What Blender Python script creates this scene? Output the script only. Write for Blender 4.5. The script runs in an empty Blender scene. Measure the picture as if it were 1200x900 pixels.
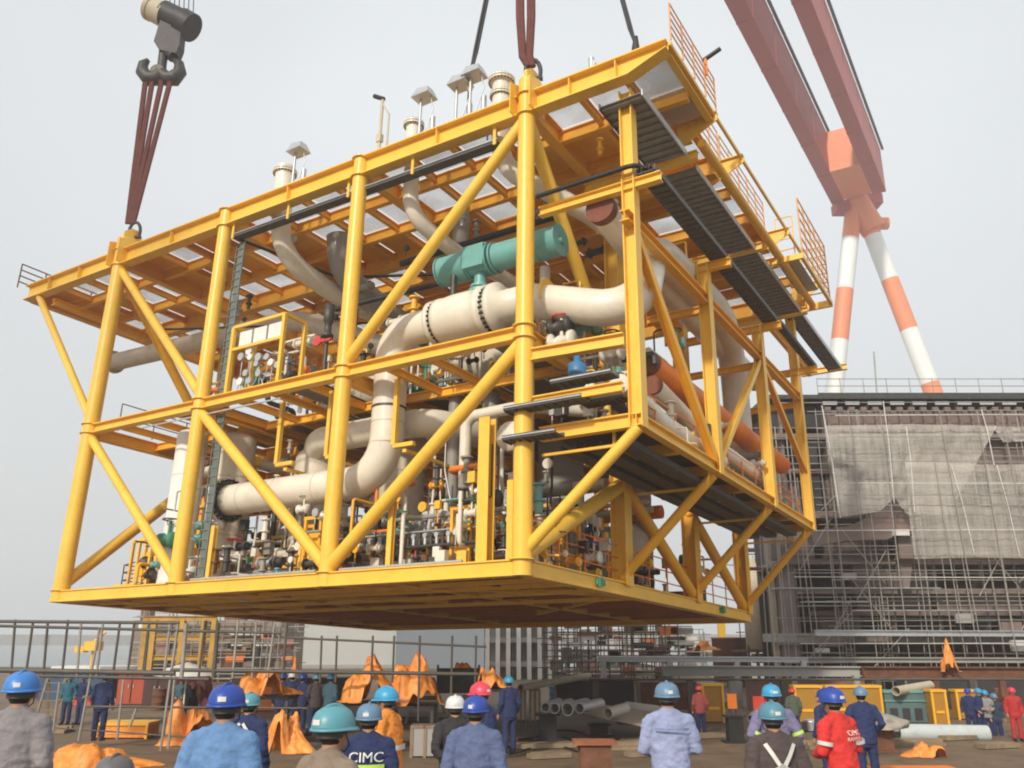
import bpy, bmesh, math, random
from mathutils import Vector, Matrix, noise
R = math.radians
rnd = random.Random(7)
scene = bpy.context.scene
COL = bpy.data.collections.new('scene'); scene.collection.children.link(COL)

# ------------------------------------------------------------------ camera, sky, sun, exposure
F_PX = 1003.13
def cam_frame(pitch, yaw, roll, C):
    cy, sy, cp, sp = math.cos(yaw), math.sin(yaw), math.cos(pitch), math.sin(pitch)
    F = Vector((sy*cp, cy*cp, sp)); Rt = Vector((cy, -sy, 0)); U = Rt.cross(F)
    cr, sr = math.cos(roll), math.sin(roll)
    return Vector(C), F, cr*Rt + sr*U, -sr*Rt + cr*U
LC = cam_frame(R(19.118267), R(-32.041915), R(0.84659581), (11.00310468, -18.17750881, -2.41575635))
WC = cam_frame(R(16.5), 0, 0, (0, 0, 3.1))
def frame_matrix(fr):
    C, F, Rt, U = fr
    m = Matrix((Rt, U, -F)).transposed().to_4x4(); m.translation = C
    return m
M_MOD = frame_matrix(WC) @ frame_matrix(LC).inverted()
def hit(fr, u, v, **k):
    C, F, Rt, U = fr
    d = F + Rt*((u-600)/F_PX) - U*((v-450)/F_PX)
    ax, val = list(k.items())[0]; i = 'XYZ'.index(ax)
    return C + d*((val - C[i])/d[i])
def L(u, v, **k): return hit(LC, u, v, **k)      # a point of the photo on a plane of the module
def W(u, v, **k): return hit(WC, u, v, **k)      # a point of the photo on a plane of the yard

camd = bpy.data.cameras.new('camera'); cam = bpy.data.objects.new('camera', camd)
scene.collection.objects.link(cam); scene.camera = cam
cam.matrix_world = frame_matrix(WC)
camd.sensor_width = 36; camd.lens = 36*F_PX/1200; camd.clip_start = .1; camd.clip_end = 6000

SUN_EL, SUN_AZ = 31, 26            # degrees; the sun stands behind the camera, to the left
world = bpy.data.worlds.new('World'); scene.world = world; world.use_nodes = True
nt = world.node_tree; nt.nodes.clear()
sky = nt.nodes.new('ShaderNodeTexSky'); sky.sky_type = 'NISHITA'; sky.sun_disc = False
sky.sun_elevation = R(SUN_EL); sky.sun_rotation = R(180+SUN_AZ)
sky.air_density = 1.2; sky.dust_density = 8; sky.ozone_density = 1.0
bg = nt.nodes.new('ShaderNodeBackground'); bg.inputs[1].default_value = .12
tc = nt.nodes.new('ShaderNodeTexCoord'); ns = nt.nodes.new('ShaderNodeTexNoise'); ns.inputs['Scale'].default_value = 1.3; ns.inputs['Detail'].default_value = 3
rp = nt.nodes.new('ShaderNodeValToRGB')
rp.color_ramp.elements[0].position = .3; rp.color_ramp.elements[0].color = (5.8, 6.05, 6.25, 1)
rp.color_ramp.elements[1].position = .7; rp.color_ramp.elements[1].color = (7.2, 7.5, 7.65, 1)
mx = nt.nodes.new('ShaderNodeMix'); mx.data_type = 'RGBA'; mx.inputs[0].default_value = .86
out = nt.nodes.new('ShaderNodeOutputWorld')
sp = nt.nodes.new('ShaderNodeSeparateXYZ'); mr = nt.nodes.new('ShaderNodeMapRange'); mr.inputs['From Max'].default_value = .55; mr.inputs['To Min'].default_value = .80; mr.inputs['To Max'].default_value = 1.0
vm = nt.nodes.new('ShaderNodeVectorMath'); vm.operation = 'SCALE'
nt.links.new(tc.outputs['Generated'], sp.inputs[0]); nt.links.new(sp.outputs[2], mr.inputs[0]); nt.links.new(mr.outputs[0], vm.inputs['Scale'])
nt.links.new(tc.outputs['Generated'], ns.inputs['Vector']); nt.links.new(ns.outputs[0], rp.inputs[0])
nt.links.new(sky.outputs[0], mx.inputs[6]); nt.links.new(rp.outputs[0], vm.inputs[0]); nt.links.new(vm.outputs[0], mx.inputs[7])
nt.links.new(mx.outputs[2], bg.inputs[0]); nt.links.new(bg.outputs[0], out.inputs[0])
sund = bpy.data.lights.new('sun', 'SUN'); sund.energy = 2.8; sund.angle = R(3); sund.color = (1, .93, .80)
sun = bpy.data.objects.new('sun', sund); scene.collection.objects.link(sun)
sv = Vector((-math.sin(R(SUN_AZ))*math.cos(R(SUN_EL)), -math.cos(R(SUN_AZ))*math.cos(R(SUN_EL)), math.sin(R(SUN_EL))))
sun.rotation_euler = sv.to_track_quat('Z', 'Y').to_euler(); sun.location = (0, 0, 60)
vs = scene.view_settings; vs.view_transform = 'Standard'; vs.look = 'None'; vs.gamma = 1; vs.use_curve_mapping = False
vs.exposure = 0.22
scene.cycles.filter_width = 2.0; scene.cycles.max_bounces = 6; scene.cycles.transparent_max_bounces = 24; scene.cycles.volume_bounces = 1

# ------------------------------------------------------------------ materials
MATS = {}
def mat(name, c, rough=.5, metal=0, var=.12, scale=1.5, dirt=None, dirt_amt=.3, bump=0, bscale=30, spec=.5, runs=None):
    m = bpy.data.materials.new(name); m.use_nodes = True; n = m.node_tree; b = n.nodes['Principled BSDF']
    b.inputs['Roughness'].default_value = rough; b.inputs['Metallic'].default_value = metal
    b.inputs['Specular IOR Level'].default_value = spec
    tc = n.nodes.new('ShaderNodeTexCoord'); no = n.nodes.new('ShaderNodeTexNoise')
    no.inputs['Scale'].default_value = scale; no.inputs['Detail'].default_value = 6; no.inputs['Roughness'].default_value = .65
    n.links.new(tc.outputs['Object'], no.inputs['Vector'])
    r = n.nodes.new('ShaderNodeValToRGB'); e = r.color_ramp.elements
    e[0].position = .3; e[1].position = .7
    e[0].color = tuple(max(0, x*(1-var)) for x in c)+(1,); e[1].color = tuple(min(1, x*(1+var)) for x in c)+(1,)
    n.links.new(no.outputs[0], r.inputs[0]); last = r.outputs[0]
    if dirt:
        n2 = n.nodes.new('ShaderNodeTexNoise'); n2.inputs['Scale'].default_value = scale*2.7; n2.inputs['Detail'].default_value = 9; n2.inputs['Roughness'].default_value = .7
        n.links.new(tc.outputs['Object'], n2.inputs['Vector'])
        r2 = n.nodes.new('ShaderNodeValToRGB'); r2.color_ramp.elements[0].position = .52; r2.color_ramp.elements[1].position = .72
        r2.color_ramp.elements[1].color = (dirt_amt,)*3+(1,)
        n.links.new(n2.outputs[0], r2.inputs[0])
        mm = n.nodes.new('ShaderNodeMix'); mm.data_type = 'RGBA'; n.links.new(r2.outputs[0], mm.inputs[0]); n.links.new(last, mm.inputs[6])
        mm.inputs[7].default_value = tuple(dirt)+(1,); last = mm.outputs[2]
    if runs:      # thin rust runs and scuffs
        mp = n.nodes.new('ShaderNodeMapping'); mp.inputs['Scale'].default_value = (7, 7, 1.1); n.links.new(tc.outputs['Object'], mp.inputs[0])
        n4 = n.nodes.new('ShaderNodeTexNoise'); n4.inputs['Scale'].default_value = 1.0; n4.inputs['Detail'].default_value = 8; n4.inputs['Roughness'].default_value = .75; n.links.new(mp.outputs[0], n4.inputs['Vector'])
        r4 = n.nodes.new('ShaderNodeValToRGB'); r4.color_ramp.elements[0].position = .60; r4.color_ramp.elements[1].position = .70; r4.color_ramp.elements[1].color = (.5, .5, .5, 1); n.links.new(n4.outputs[0], r4.inputs[0])
        m4 = n.nodes.new('ShaderNodeMix'); m4.data_type = 'RGBA'; n.links.new(r4.outputs[0], m4.inputs[0]); n.links.new(last, m4.inputs[6]); m4.inputs[7].default_value = tuple(runs)+(1,); last = m4.outputs[2]
    n.links.new(last, b.inputs['Base Color'])
    if bump:
        n3 = n.nodes.new('ShaderNodeTexNoise'); n3.inputs['Scale'].default_value = bscale; n3.inputs['Detail'].default_value = 4
        n.links.new(tc.outputs['Object'], n3.inputs['Vector'])
        bp = n.nodes.new('ShaderNodeBump'); bp.inputs['Strength'].default_value = bump; bp.inputs['Distance'].default_value = .02
        n.links.new(n3.outputs[0], bp.inputs['Height']); n.links.new(bp.outputs[0], b.inputs['Normal'])
    MATS[name] = m; return m
def see_through(name, c, alpha, scale=0, metal=0):
    m = mat(name, c, .6, metal); n = m.node_tree; b = n.nodes['Principled BSDF']; o = n.nodes['Material Output']
    t = n.nodes.new('ShaderNodeBsdfTransparent'); mx = n.nodes.new('ShaderNodeMixShader'); mx.inputs[0].default_value = alpha
    n.links.new(t.outputs[0], mx.inputs[1]); n.links.new(b.outputs[0], mx.inputs[2]); n.links.new(mx.outputs[0], o.inputs['Surface'])
    if scale:
        tc = n.nodes.new('ShaderNodeTexCoord'); no = n.nodes.new('ShaderNodeTexNoise'); no.inputs['Scale'].default_value = scale; no.inputs['Detail'].default_value = 5
        mp = n.nodes.new('ShaderNodeMapRange'); mp.inputs['From Min'].default_value = .3; mp.inputs['From Max'].default_value = .7
        mp.inputs['To Min'].default_value = alpha-.12; mp.inputs['To Max'].default_value = min(1, alpha+.12)
        n.links.new(tc.outputs['Object'], no.inputs['Vector']); n.links.new(no.outputs[0], mp.inputs[0]); n.links.new(mp.outputs[0], mx.inputs[0])
    return m
YEL = mat('yellow_paint', (.87, .525, .06), .38, var=.07, scale=.8, dirt=(.52, .24, .03), dirt_amt=.25, runs=(.40, .17, .03))
YEL2 = mat('shaded_yellow_paint', (.88, .45, .025), .5, var=.08, scale=1.2, dirt=(.50, .17, .01), dirt_amt=.25)  # the yellow paint again, orange of bounced light in shade put into its colour
PIPE = mat('cream_pipe_paint', (.76, .70, .59), .33, var=.06, scale=1.1, dirt=(.45, .37, .27), dirt_amt=.3, runs=(.42, .33, .24))
PIPEG = mat('grey_pipe_paint', (.30, .28, .25), .5, var=.1)
VESS = mat('vessel_paint', (.62, .55, .44), .5, var=.08, dirt=(.3, .24, .17), dirt_amt=.35)
WHITE = mat('white_paint', (.74, .73, .70), .5, var=.06, dirt=(.4, .36, .3), dirt_amt=.3)
TEAL = mat('teal_paint', (.15, .37, .345), .4, var=.1, dirt=(.06, .18, .17), dirt_amt=.3)
GREEN = mat('green_paint', (.05, .25, .14), .5)
ORANGE = mat('orange_paint', (.88, .22, .015), .45, var=.12, dirt=(.3, .08, .02), dirt_amt=.3)
TRAY = mat('dark_cable_tray', (.075, .072, .068), .6, var=.3, scale=4)
TRAYU = mat('ribbed_tray_metal', (.22, .20, .17), .55, var=.25, scale=3)
GALV = mat('galvanised_steel', (.50, .51, .52), .45, .6, var=.12, scale=5)
STEEL = mat('dark_steel', (.07, .065, .06), .5, .4, var=.3, scale=4)
BLACK = mat('black_metal', (.02, .02, .022), .5, .2, var=.3)
RUST = mat('rusty_steel', (.16, .065, .035), .8, var=.3, scale=3, dirt=(.06, .03, .02), dirt_amt=.6, bump=.3)
RED = mat('red_paint', (.55, .05, .04), .5)
BLUE = mat('blue_paint', (.05, .2, .42), .45)
BROWNR = mat('brown_red_cover', (.20, .06, .03), .7, var=.25, scale=3)
GRATE = see_through('open_grating', (.62, .64, .66), .30, .6)
DARKGR = see_through('dark_grating', (.10, .095, .09), .86)
DECKP = mat('grey_deck_plate', (.20, .21, .21), .6, .2, var=.15, scale=2)
SLING = mat('red_brown_sling', (.13, .035, .03), .8, var=.25, scale=6, bump=.4)
SLINGB = mat('black_wire_sling', (.03, .03, .035), .6, .3, var=.2)
HOOKM = mat('black_hook_metal', (.055, .05, .055), .55, .4, var=.25, scale=3)
CRANE = mat('crane_red_paint', (.44, .075, .06), .55, var=.05, scale=.05)
CRANEO = mat('crane_orange_paint', (.80, .26, .12), .55, var=.05, scale=.05)
CRANEW = mat('crane_white_paint', (.80, .81, .79), .55, var=.03, scale=.05)
TUBE = mat('scaffold_tube', (.34, .32, .29), .5, .4, var=.25, scale=1, dirt=(.2, .1, .05), dirt_amt=.5)
TUBED = mat('dark_scaffold_tube', (.10, .09, .08), .6, .3, var=.25, scale=1, dirt=(.12, .06, .03), dirt_amt=.5)
HULL = mat('weathered_hull_plate', (.20, .155, .14), .8, var=.25, scale=.35, dirt=(.06, .04, .035), dirt_amt=.6)
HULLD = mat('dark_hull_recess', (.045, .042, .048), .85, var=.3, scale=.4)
HULLB = mat('brown_primer_plate', (.20, .145, .13), .8, var=.2, scale=.4)
BOARD = mat('timber_board', (.26, .19, .12), .8, var=.3, scale=1.5, dirt=(.1, .07, .05), dirt_amt=.5)
NET = see_through('white_safety_net', (.60, .56, .51), .46, .25)
CONC = mat('concrete', (.33, .32, .30), .85, var=.12, scale=.5)
BWALL = mat('pale_cladding', (.46, .475, .46), .7, var=.05, scale=.1)
GWALL = mat('blue_grey_cladding', (.19, .215, .25), .7, var=.05, scale=.1)
TARP = mat('orange_tarp', (.86, .29, .05), .5, var=.25, scale=3.5, dirt=(.45, .10, .02), dirt_amt=.6, bump=1.0, bscale=11)
TARPR = mat('red_tarp', (.55, .07, .04), .6, var=.2, scale=2.5, bump=.6, bscale=7)
BRICK = mat('pink_brown_plate', (.30, .15, .12), .8, var=.2, scale=.8)
CREAM = mat('cream_paint', (.52, .45, .33), .6, var=.1)
SKIN = mat('skin', (.38, .21, .13), .55, var=.08, scale=8)
HAIR = mat('black_hair', (.012, .010, .009), .6, var=.3, scale=20)

n = NET.node_tree; mxs = [x for x in n.nodes if x.type == 'MIX_SHADER'][0]; tcn = n.nodes.new('ShaderNodeTexCoord'); prev = None
for scl in ((5.5, 1, .25), (.2, 1, 3.4), (16, 16, 16)):
    mp = n.nodes.new('ShaderNodeMapping'); mp.inputs['Scale'].default_value = scl; nz = n.nodes.new('ShaderNodeTexNoise'); nz.inputs['Scale'].default_value = 1.0; nz.inputs['Detail'].default_value = 5
    n.links.new(tcn.outputs['Object'], mp.inputs[0]); n.links.new(mp.outputs[0], nz.inputs['Vector'])
    if prev is None: prev = nz.outputs[0]
    else:
        ad = n.nodes.new('ShaderNodeMath'); ad.operation = 'ADD'; n.links.new(prev, ad.inputs[0]); n.links.new(nz.outputs[0], ad.inputs[1]); prev = ad.outputs[0]
mp2 = n.nodes.new('ShaderNodeMapRange'); mp2.inputs['From Min'].default_value = 1.15; mp2.inputs['From Max'].default_value = 1.85; mp2.inputs['To Min'].default_value = .30; mp2.inputs['To Max'].default_value = .66
n.links.new(prev, mp2.inputs[0]); n.links.new(mp2.outputs[0], mxs.inputs[0])
# ------------------------------------------------------------------ mesh helpers
class MB:
    def __init__(s): s.v = []; s.f = []; s.sm = []
    def add(s, vs, fs, smooth=False):
        o = len(s.v); s.v += [tuple(v) for v in vs]
        for f in fs: s.f.append(tuple(i+o for i in f)); s.sm.append(smooth)
        return s
    def frame(s, p, q, up=(0, 0, 1)):
        d = (q-p).normalized(); up = Vector(up)
        if abs(d.dot(up)) > .98: up = Vector((0, 1, 0)) if abs(d.y) < .9 else Vector((1, 0, 0))
        x = d.cross(up).normalized(); return d, x, x.cross(d).normalized()
    def beam(s, p, q, w, h, up=(0, 0, 1)):
        p, q = Vector(p), Vector(q); d, x, y = s.frame(p, q, up)
        vs = [a+x*i*w/2+y*j*h/2 for a in (p, q) for i, j in ((-1, -1), (1, -1), (1, 1), (-1, 1))]
        return s.add(vs, [(0, 1, 2, 3), (7, 6, 5, 4), (0, 4, 5, 1), (1, 5, 6, 2), (2, 6, 7, 3), (3, 7, 4, 0)])
    def box(s, c, d, rz=0):
        c = Vector(c); m = Matrix.Rotation(rz, 3, 'Z')
        vs = [c+m@Vector((i*d[0]/2, j*d[1]/2, k*d[2]/2)) for k in (-1, 1) for i, j in ((-1, -1), (1, -1), (1, 1), (-1, 1))]
        return s.add(vs, [(3, 2, 1, 0), (4, 5, 6, 7), (0, 1, 5, 4), (1, 2, 6, 5), (2, 3, 7, 6), (3, 0, 4, 7)])
    def b2(s, a, b):      # box from corner to corner
        a, b = Vector(a), Vector(b); return s.box((a+b)/2, [abs(x) for x in (b-a)])
    def ibeam(s, p, q, h, w, tf=.035, tw=.025, up=(0, 0, 1)):      # p, q at top of steel
        p, q = Vector(p), Vector(q); d, x, y = s.frame(p, q, up)
        s.beam(p-y*tf/2, q-y*tf/2, w, tf, up); s.beam(p-y*(h-tf/2), q-y*(h-tf/2), w, tf, up)
        return s.beam(p-y*h/2, q-y*h/2, tw, h-2*tf, up)
    def hcol(s, p, q, b, t=.03, face=(0, 1, 0)):
        p, q = Vector(p), Vector(q); fv = Vector(face)*(b/2-t/2); sd = (q-p).normalized().cross(Vector(face)).normalized()
        for g in (-1, 1): s.beam(p+fv*g, q+fv*g, *( (b, t) ), up=face)
        return s.beam(p, q, t, b-2*t, up=face)
    def ring(s, c, x, y, rx, ry, n): return [c+x*math.cos(2*math.pi*k/n)*rx+y*math.sin(2*math.pi*k/n)*ry for k in range(n)]
    def tube(s, pts, r, n=14, cap=True, bend=0):
        pts = [Vector(p) for p in pts]
        if bend and len(pts) > 2:
            o = [pts[0]]
            for a, b, c in zip(pts, pts[1:], pts[2:]):
                u, w = (a-b).normalized(), (c-b).normalized(); t = min(bend, (a-b).length*.49, (c-b).length*.49)
                ang = u.angle(w)
                if ang > 3.0 or ang < .05 or t < .01: o.append(b); continue
                rr = t*math.tan(ang/2); ce = b+(u+w).normalized()*(rr/math.sin(ang/2))
                s0 = (b+u*t-ce); s1 = (b+w*t-ce); A = s0.angle(s1); K = max(3, int(A/.22))
                for k in range(K+1):
                    f = k/K; o.append(ce+(s0*math.sin((1-f)*A)+s1*math.sin(f*A))/math.sin(A))
            o.append(pts[-1]); pts = o
        rs = r if isinstance(r, (list, tuple)) else [r]*len(pts)
        vs = []; x = None
        for i, p in enumerate(pts):
            t = ((pts[min(i+1, len(pts)-1)]-p).normalized() + (p-pts[max(i-1, 0)]).normalized()).normalized() if 0 < i < len(pts)-1 else (pts[1]-pts[0] if i == 0 else pts[-1]-pts[-2]).normalized()
            if x is None:
                a = Vector((0, 0, 1)) if abs(t.z) < .9 else Vector((1, 0, 0)); x = t.cross(a).normalized()
            else: x = (x-t*x.dot(t)).normalized()
            vs += s.ring(p, x, t.cross(x), rs[i], rs[i], n)
        fs = [(i*n+k, i*n+(k+1) % n, (i+1)*n+(k+1) % n, (i+1)*n+k) for i in range(len(pts)-1) for k in range(n)]
        s.add(vs, fs, True)
        if cap: s.add(vs[:n], [tuple(range(n))[::-1]]); s.add(vs[-n:], [tuple(range(n))])
        return s
    def disc(s, c, ax, r, t, n=24):
        ax = Vector(ax).normalized(); c = Vector(c); return s.tube([c-ax*t/2, c+ax*t/2], r, n)
    def flange(s, c, ax, r, bolts=18, t=.05, gap=.04):
        ax = Vector(ax).normalized(); c = Vector(c)
        s.disc(c-ax*(gap/2+t/2), ax, r, t); s.disc(c+ax*(gap/2+t/2), ax, r, t)
        return s
    def bolts(s, c, ax, r, n, L=.2, br=.022):
        ax = Vector(ax).normalized(); c = Vector(c); a = Vector((0, 0, 1)) if abs(ax.z) < .9 else Vector((1, 0, 0))
        x = ax.cross(a).normalized(); y = ax.cross(x)
        for k in range(n):
            p = c+(x*math.cos(6.2832*k/n)+y*math.sin(6.2832*k/n))*r; s.tube([p-ax*L/2, p+ax*L/2], br, 6)
        return s
    def lathe(s, c, prof, n=24, ax=(0, 0, 1)):     # profile of (radius, height)
        ax = Vector(ax).normalized(); c = Vector(c); a = Vector((1, 0, 0)) if abs(ax.x) < .9 else Vector((0, 1, 0))
        x = ax.cross(a).normalized(); y = ax.cross(x); vs = []
        for r, h in prof: vs += s.ring(c+ax*h, x, y, max(r, 1e-4), max(r, 1e-4), n)
        fs = [(i*n+k, i*n+(k+1) % n, (i+1)*n+(k+1) % n, (i+1)*n+k) for i in range(len(prof)-1) for k in range(n)]
        return s.add(vs, fs, True)
    def quad(s, pts, t, nrm=(0, 0, 1)):            # thick polygon
        pts = [Vector(p) for p in pts]; nv = Vector(nrm).normalized()*t; k = len(pts)
        return s.add(pts+[p+nv for p in pts], [tuple(range(k))[::-1], tuple(range(k, 2*k))]+[(i, (i+1) % k, (i+1) % k+k, i+k) for i in range(k)])
    def build(s, name, m, parent=None, fix=True):
        me = bpy.data.meshes.new(name); me.from_pydata(s.v, [], s.f); me.polygons.foreach_set('use_smooth', s.sm)
        if fix:
            bm = bmesh.new(); bm.from_mesh(me); bmesh.ops.recalc_face_normals(bm, faces=bm.faces); bm.to_mesh(me); bm.free()
        me.materials.append(m); me.update()
        o = bpy.data.objects.new(name, me); COL.objects.link(o)
        if parent: o.parent = parent
        return o
def tag(o, label=None, cat=None, group=None, kind=None):
    if label: o['label'] = label
    if cat: o['category'] = cat
    if group: o['group'] = group
    if kind: o['kind'] = kind
    return o
def empty(name, label, cat, loc=(0, 0, 0), rz=0, group=None):
    o = bpy.data.objects.new(name, None); COL.objects.link(o); o.location = loc; o.rotation_euler.z = rz
    o.empty_display_size = .3; return tag(o, label, cat, group)
def blob(name, m, c, d, amp=.25, seed=0, freq=1.6, sub=4, flat=True, parent=None, spikes=None):
    """crumpled cloth heap: a lumpy draped form with folds"""
    bm = bmesh.new(); bmesh.ops.create_icosphere(bm, subdivisions=sub, radius=1)
    for v in bm.verts:
        p = v.co.copy(); n = noise.fractal(p*freq+Vector((seed*7.3, 1.7, seed)), .8, 2, 4)
        ridge = abs(noise.noise(p*freq*2.3+Vector((seed, 9, 4))))
        p *= 1+amp*n-amp*.9*ridge
        if spikes:
            for sx, sh, sw in spikes: p.z += sh*max(0, 1-abs(p.x-sx)/sw)*max(0, p.z)
        v.co = Vector((p.x*d[0], p.y*d[1], max(p.z, -.02)*d[2]))
    for f in bm.faces: f.smooth = True
    me = bpy.data.meshes.new(name); bm.to_mesh(me); bm.free(); me.materials.append(m)
    o = bpy.data.objects.new(name, me); COL.objects.link(o); o.location = c
    if parent: o.parent = parent
    return o

# ------------------------------------------------------------------ ground, water
def gz(y): t = max(0, min(1, (y-9)/9)); return .93*(1-t*t*(3-2*t))
def G(u, v):
    p = W(u, v, Z=0); return Vector((p.x, p.y, 0))
g = MB(); ys = [-25+i*1.5 for i in range(38)]+[34+i*6 for i in range(12)]; xs = [-140+i*10 for i in range(29)]
vs_ = [(x, y, gz(y)) for y in ys for x in xs]; nx = len(xs)
g.add(vs_, [(j*nx+i, j*nx+i+1, (j+1)*nx+i+1, (j+1)*nx+i) for j in range(len(ys)-1) for i in range(nx-1)], True)
GRD = mat('yard_ground', (.17, .115, .068), .75, var=.35, scale=.45, dirt=(.045, .032, .022), dirt_amt=.85, bump=.6, bscale=3)
tag(g.build('ground', GRD, fix=False), kind='structure')
q = MB(); q.box((0, 100.6, -1.2), (1000, 1.0, 2.3)); tag(q.build('quay_edge', CONC), kind='structure')
WAT = mat('sea_water', (.16, .19, .19), .25, var=.1, scale=.02, bump=.4, bscale=.5)
w_ = MB(); w_.add([(-510, 90, -1.6), (510, 90, -1.6), (510, 690, -1.6), (-510, 690, -1.6)], [(0, 1, 2, 3)]); tag(w_.build('water', WAT, fix=False), kind='structure')
bw = MB()
for i in range(16): bw.box((-470+i*62, 620, 1.2+rnd.random()), (66, 30, 6+2*rnd.random()))
tag(bw.build('far_shore', mat('far_shore_brown', (.20, .17, .15), .9, var=.3, scale=.02)), kind='structure')
g2 = MB(); g2.b2((16, 60, .05), (200, 400, .06)); tag(g2.build('far_yard_ground', CONC), kind='structure')

# ------------------------------------------------------------------ THE LIFTED MODULE
mod = empty('offshore_module', 'huge yellow steel pipe module with cream pipes hanging from crane slings above the yard', 'module')
mod.matrix_world = M_MOD
def part(name, mb, m, label=None, parent=None): return tag(mb.build(name, m, parent or mod), label)
H = 14.0; ZM = 6.59; ZP = 3.47; XO = 3.0; ZU = 9.15
XS = [-19.3, -13.0, -6.44, 0.0]; YS = [0, 5.84, 11.83, 17.74]; XL = -26.0; XT = 4.46
EY = [.46, 6.16, 11.99, 17.5]
# columns
for yi, y in enumerate(YS):
    for xi, x in enumerate(XS):
        if yi == 0:
            m = MB(); top = H+.55 if xi in (0, 3) else H-.03; m.tube([(x, 0, 0), (x, 0, top)], .29 if xi == 0 else .25, 24)
            for z in (.4, ZM-.36, ZM, H-.7, H): m.disc((x, 0, z), (0, 0, 1), .33 if xi else .36, .03)
            c = part('column', m, YEL)
            if xi in (0, 3):
                pe = MB()
                for s in (-1, 1):
                    pe.quad([(x+s*.33, -.45, H-.7), (x+s*.33, .45, H-.7), (x+s*.33, .45, H+.35), (x+s*.33, .15, H+.55), (x+s*.33, -.45, H+.35)], .03, (1, 0, 0))
                pe.quad([(x-.06, -.1, H), (x-.06, .75, H), (x-.06, .75, H+.8), (x-.06, .5, H+1.15), (x-.06, .2, H+1.15), (x-.06, -.1, H+.9)], .12, (1, 0, 0))
                part('padeye', pe, YEL, parent=c)
        else:
            if xi in (1, 2) and yi in (1,): continue
            m = MB(); m.hcol((x, y, .3), (x, y, H-.75), .5, .035, face=(1, 0, 0)); part('column', m, YEL2 if yi > 1 else YEL)
# outer platform columns
for i, y in enumerate(EY):
    m = MB(); m.hcol((XO, y, ZP-.02), (XO, y, 10.35 if i in (1, 2) else H-.75), .36, .03, face=(1, 0, 0)); part('platform_column', m, YEL)
# braces
def brace(p, q, r=.17, m=YEL): part('brace', MB().tube([p, q], r, 18), m)
zt = H-.75
brace((-25.0, 0, zt), (-19.3, 0, ZM+.1), .15)
brace((-19.3, 0, zt), (-13.0, 0, ZM+.1), .17)
brace((-19.3, 0, ZM-.4), (-13.0, 0, .5), .17)
brace((-13.0, 0, ZM-.4), (-6.44, 0, .5), .18)
brace((0, 0, zt), (-6.44, 0, ZM+.1), .18)
brace((0, 0, ZM-.4), (-6.44, 0, .5), .2)
brace((0, 0, zt), (0, 5.84, ZM+.1), .2)
brace((0, 0, .5), (0, 5.84, ZP-.1), .22)
brace((0, 5.84, ZP+.1), (0, 11.83, .5), .2, YEL2)
brace((0, 11.83, ZP+.1), (0, 17.74, .5), .2, YEL2)
brace((-19.3, 0, .6), (-19.3, 5.84, ZM-.5), .22)
brace((-19.3, 0, zt), (-19.3, 5.84, ZM+.2), .2, YEL2)
brace((-19.3, 5.84, .5), (-19.3, 11.83, ZM-.5), .2, YEL2)
for a, b in ((0, 1), (2, 1), (2, 3)):
    brace((XS[a], 17.74, zt), (XS[b], 17.74, ZM), .18, YEL2)
brace((XO, EY[0], ZP), (0, 0, .55), .15)
for y1, y2 in ((EY[1], YS[1]), (EY[2], YS[2]), (EY[3], YS[3])): brace((XO-.1, y1, ZP), (0, y2, .55), .15, YEL2)
def hb(p, q, w=.2, m=YEL2): part('brace', MB().hcol(p, q, w, .025, face=(1, 0, 0)), m)
hb((XO, EY[0], ZU-.1), (XO, EY[1]-.1, ZP+.3), .24); hb((XO, EY[2], ZU-.1), (XO, EY[1]+.1, ZP+.3), .2, YEL)
hb((XO, EY[2], ZU-.1), (XO, EY[3]-.1, ZU-3.2), .2)
brace((-13, 5.84, zt), (-6.44, 11.83, ZM), .16, YEL2)
# girders
kk = [0]
def ib(name, p, q, h, w, m=YEL, **k):
    kk[0] += 1; dz = (kk[0] % 6)*.004; p = Vector(p)-Vector((0, 0, dz)); q = Vector(q)-Vector((0, 0, dz))
    return part(name, MB().ibeam(p, q, h, w, **k), m)
m = MB(); m.ibeam((XL, 0, H), (3.3, 0, H), .7, .42, .045, .03)
m.quad([(3.3, -.015, H-.045), (3.3, -.015, H-.7), (XT, -.015, H-.28), (XT, -.015, H-.045)], .03, (0, 1, 0))
m.beam((3.3, 0, H-.022), (XT, 0, H-.022), .42, .045); m.beam((3.3, 0, H-.69), (XT, 0, H-.27), .42, .03)
for x in (-24.2, -22, -16, -9.7, -3.2, 1.5, 2.95): m.box((x, -.1, H-.35), (.03, .18, .6))
part('top_girder', m, YEL)
for y in YS[1:]: ib('top_girder', (XL, y, H-.01), (3.75, y, H-.01), .7, .36, YEL2)
for x in [XL]+XS: ib('top_girder', (x, .22, H-.02), (x, 17.74, H-.02), .62, .34, YEL2)
ib('top_girder', (XT-.1, .22, H-.02), (XT-.1, 3.55, H-.02), .25, .2, YEL); ib('top_girder', (3.7, 3.5, H-.02), (3.7, 17.7, H-.02), .3, .2, YEL2)
part('top_girder', MB().ibeam((-24.2, .2, H-.9), (-24.2, 6, H-.9), .3, .25), YEL2)
for i in range(len(XS)-1): ib('mid_girder', (XS[i]+.22, 0, ZM), (XS[i+1]-.22, 0, ZM), .36, .32)
for y in YS[1:]: ib('mid_girder', (XS[0], y, ZM-.02), (0, y, ZM-.02), .5, .3, YEL2)
for x in XS: ib('mid_girder', (x, .25, ZM-.04), (x, 17.74, ZM-.04), .45, .3, YEL2)
m = MB(); m.ibeam((XS[0]-.35, 0, .4), (0, 0, .4), .4, .4, .04, .3); part('base_girder', m, YEL)
m = MB(); m.ibeam((0, .2, .396), (0, 17.95, .396), .4, .4, .04, .3); part('base_girder', m, YEL)
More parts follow.
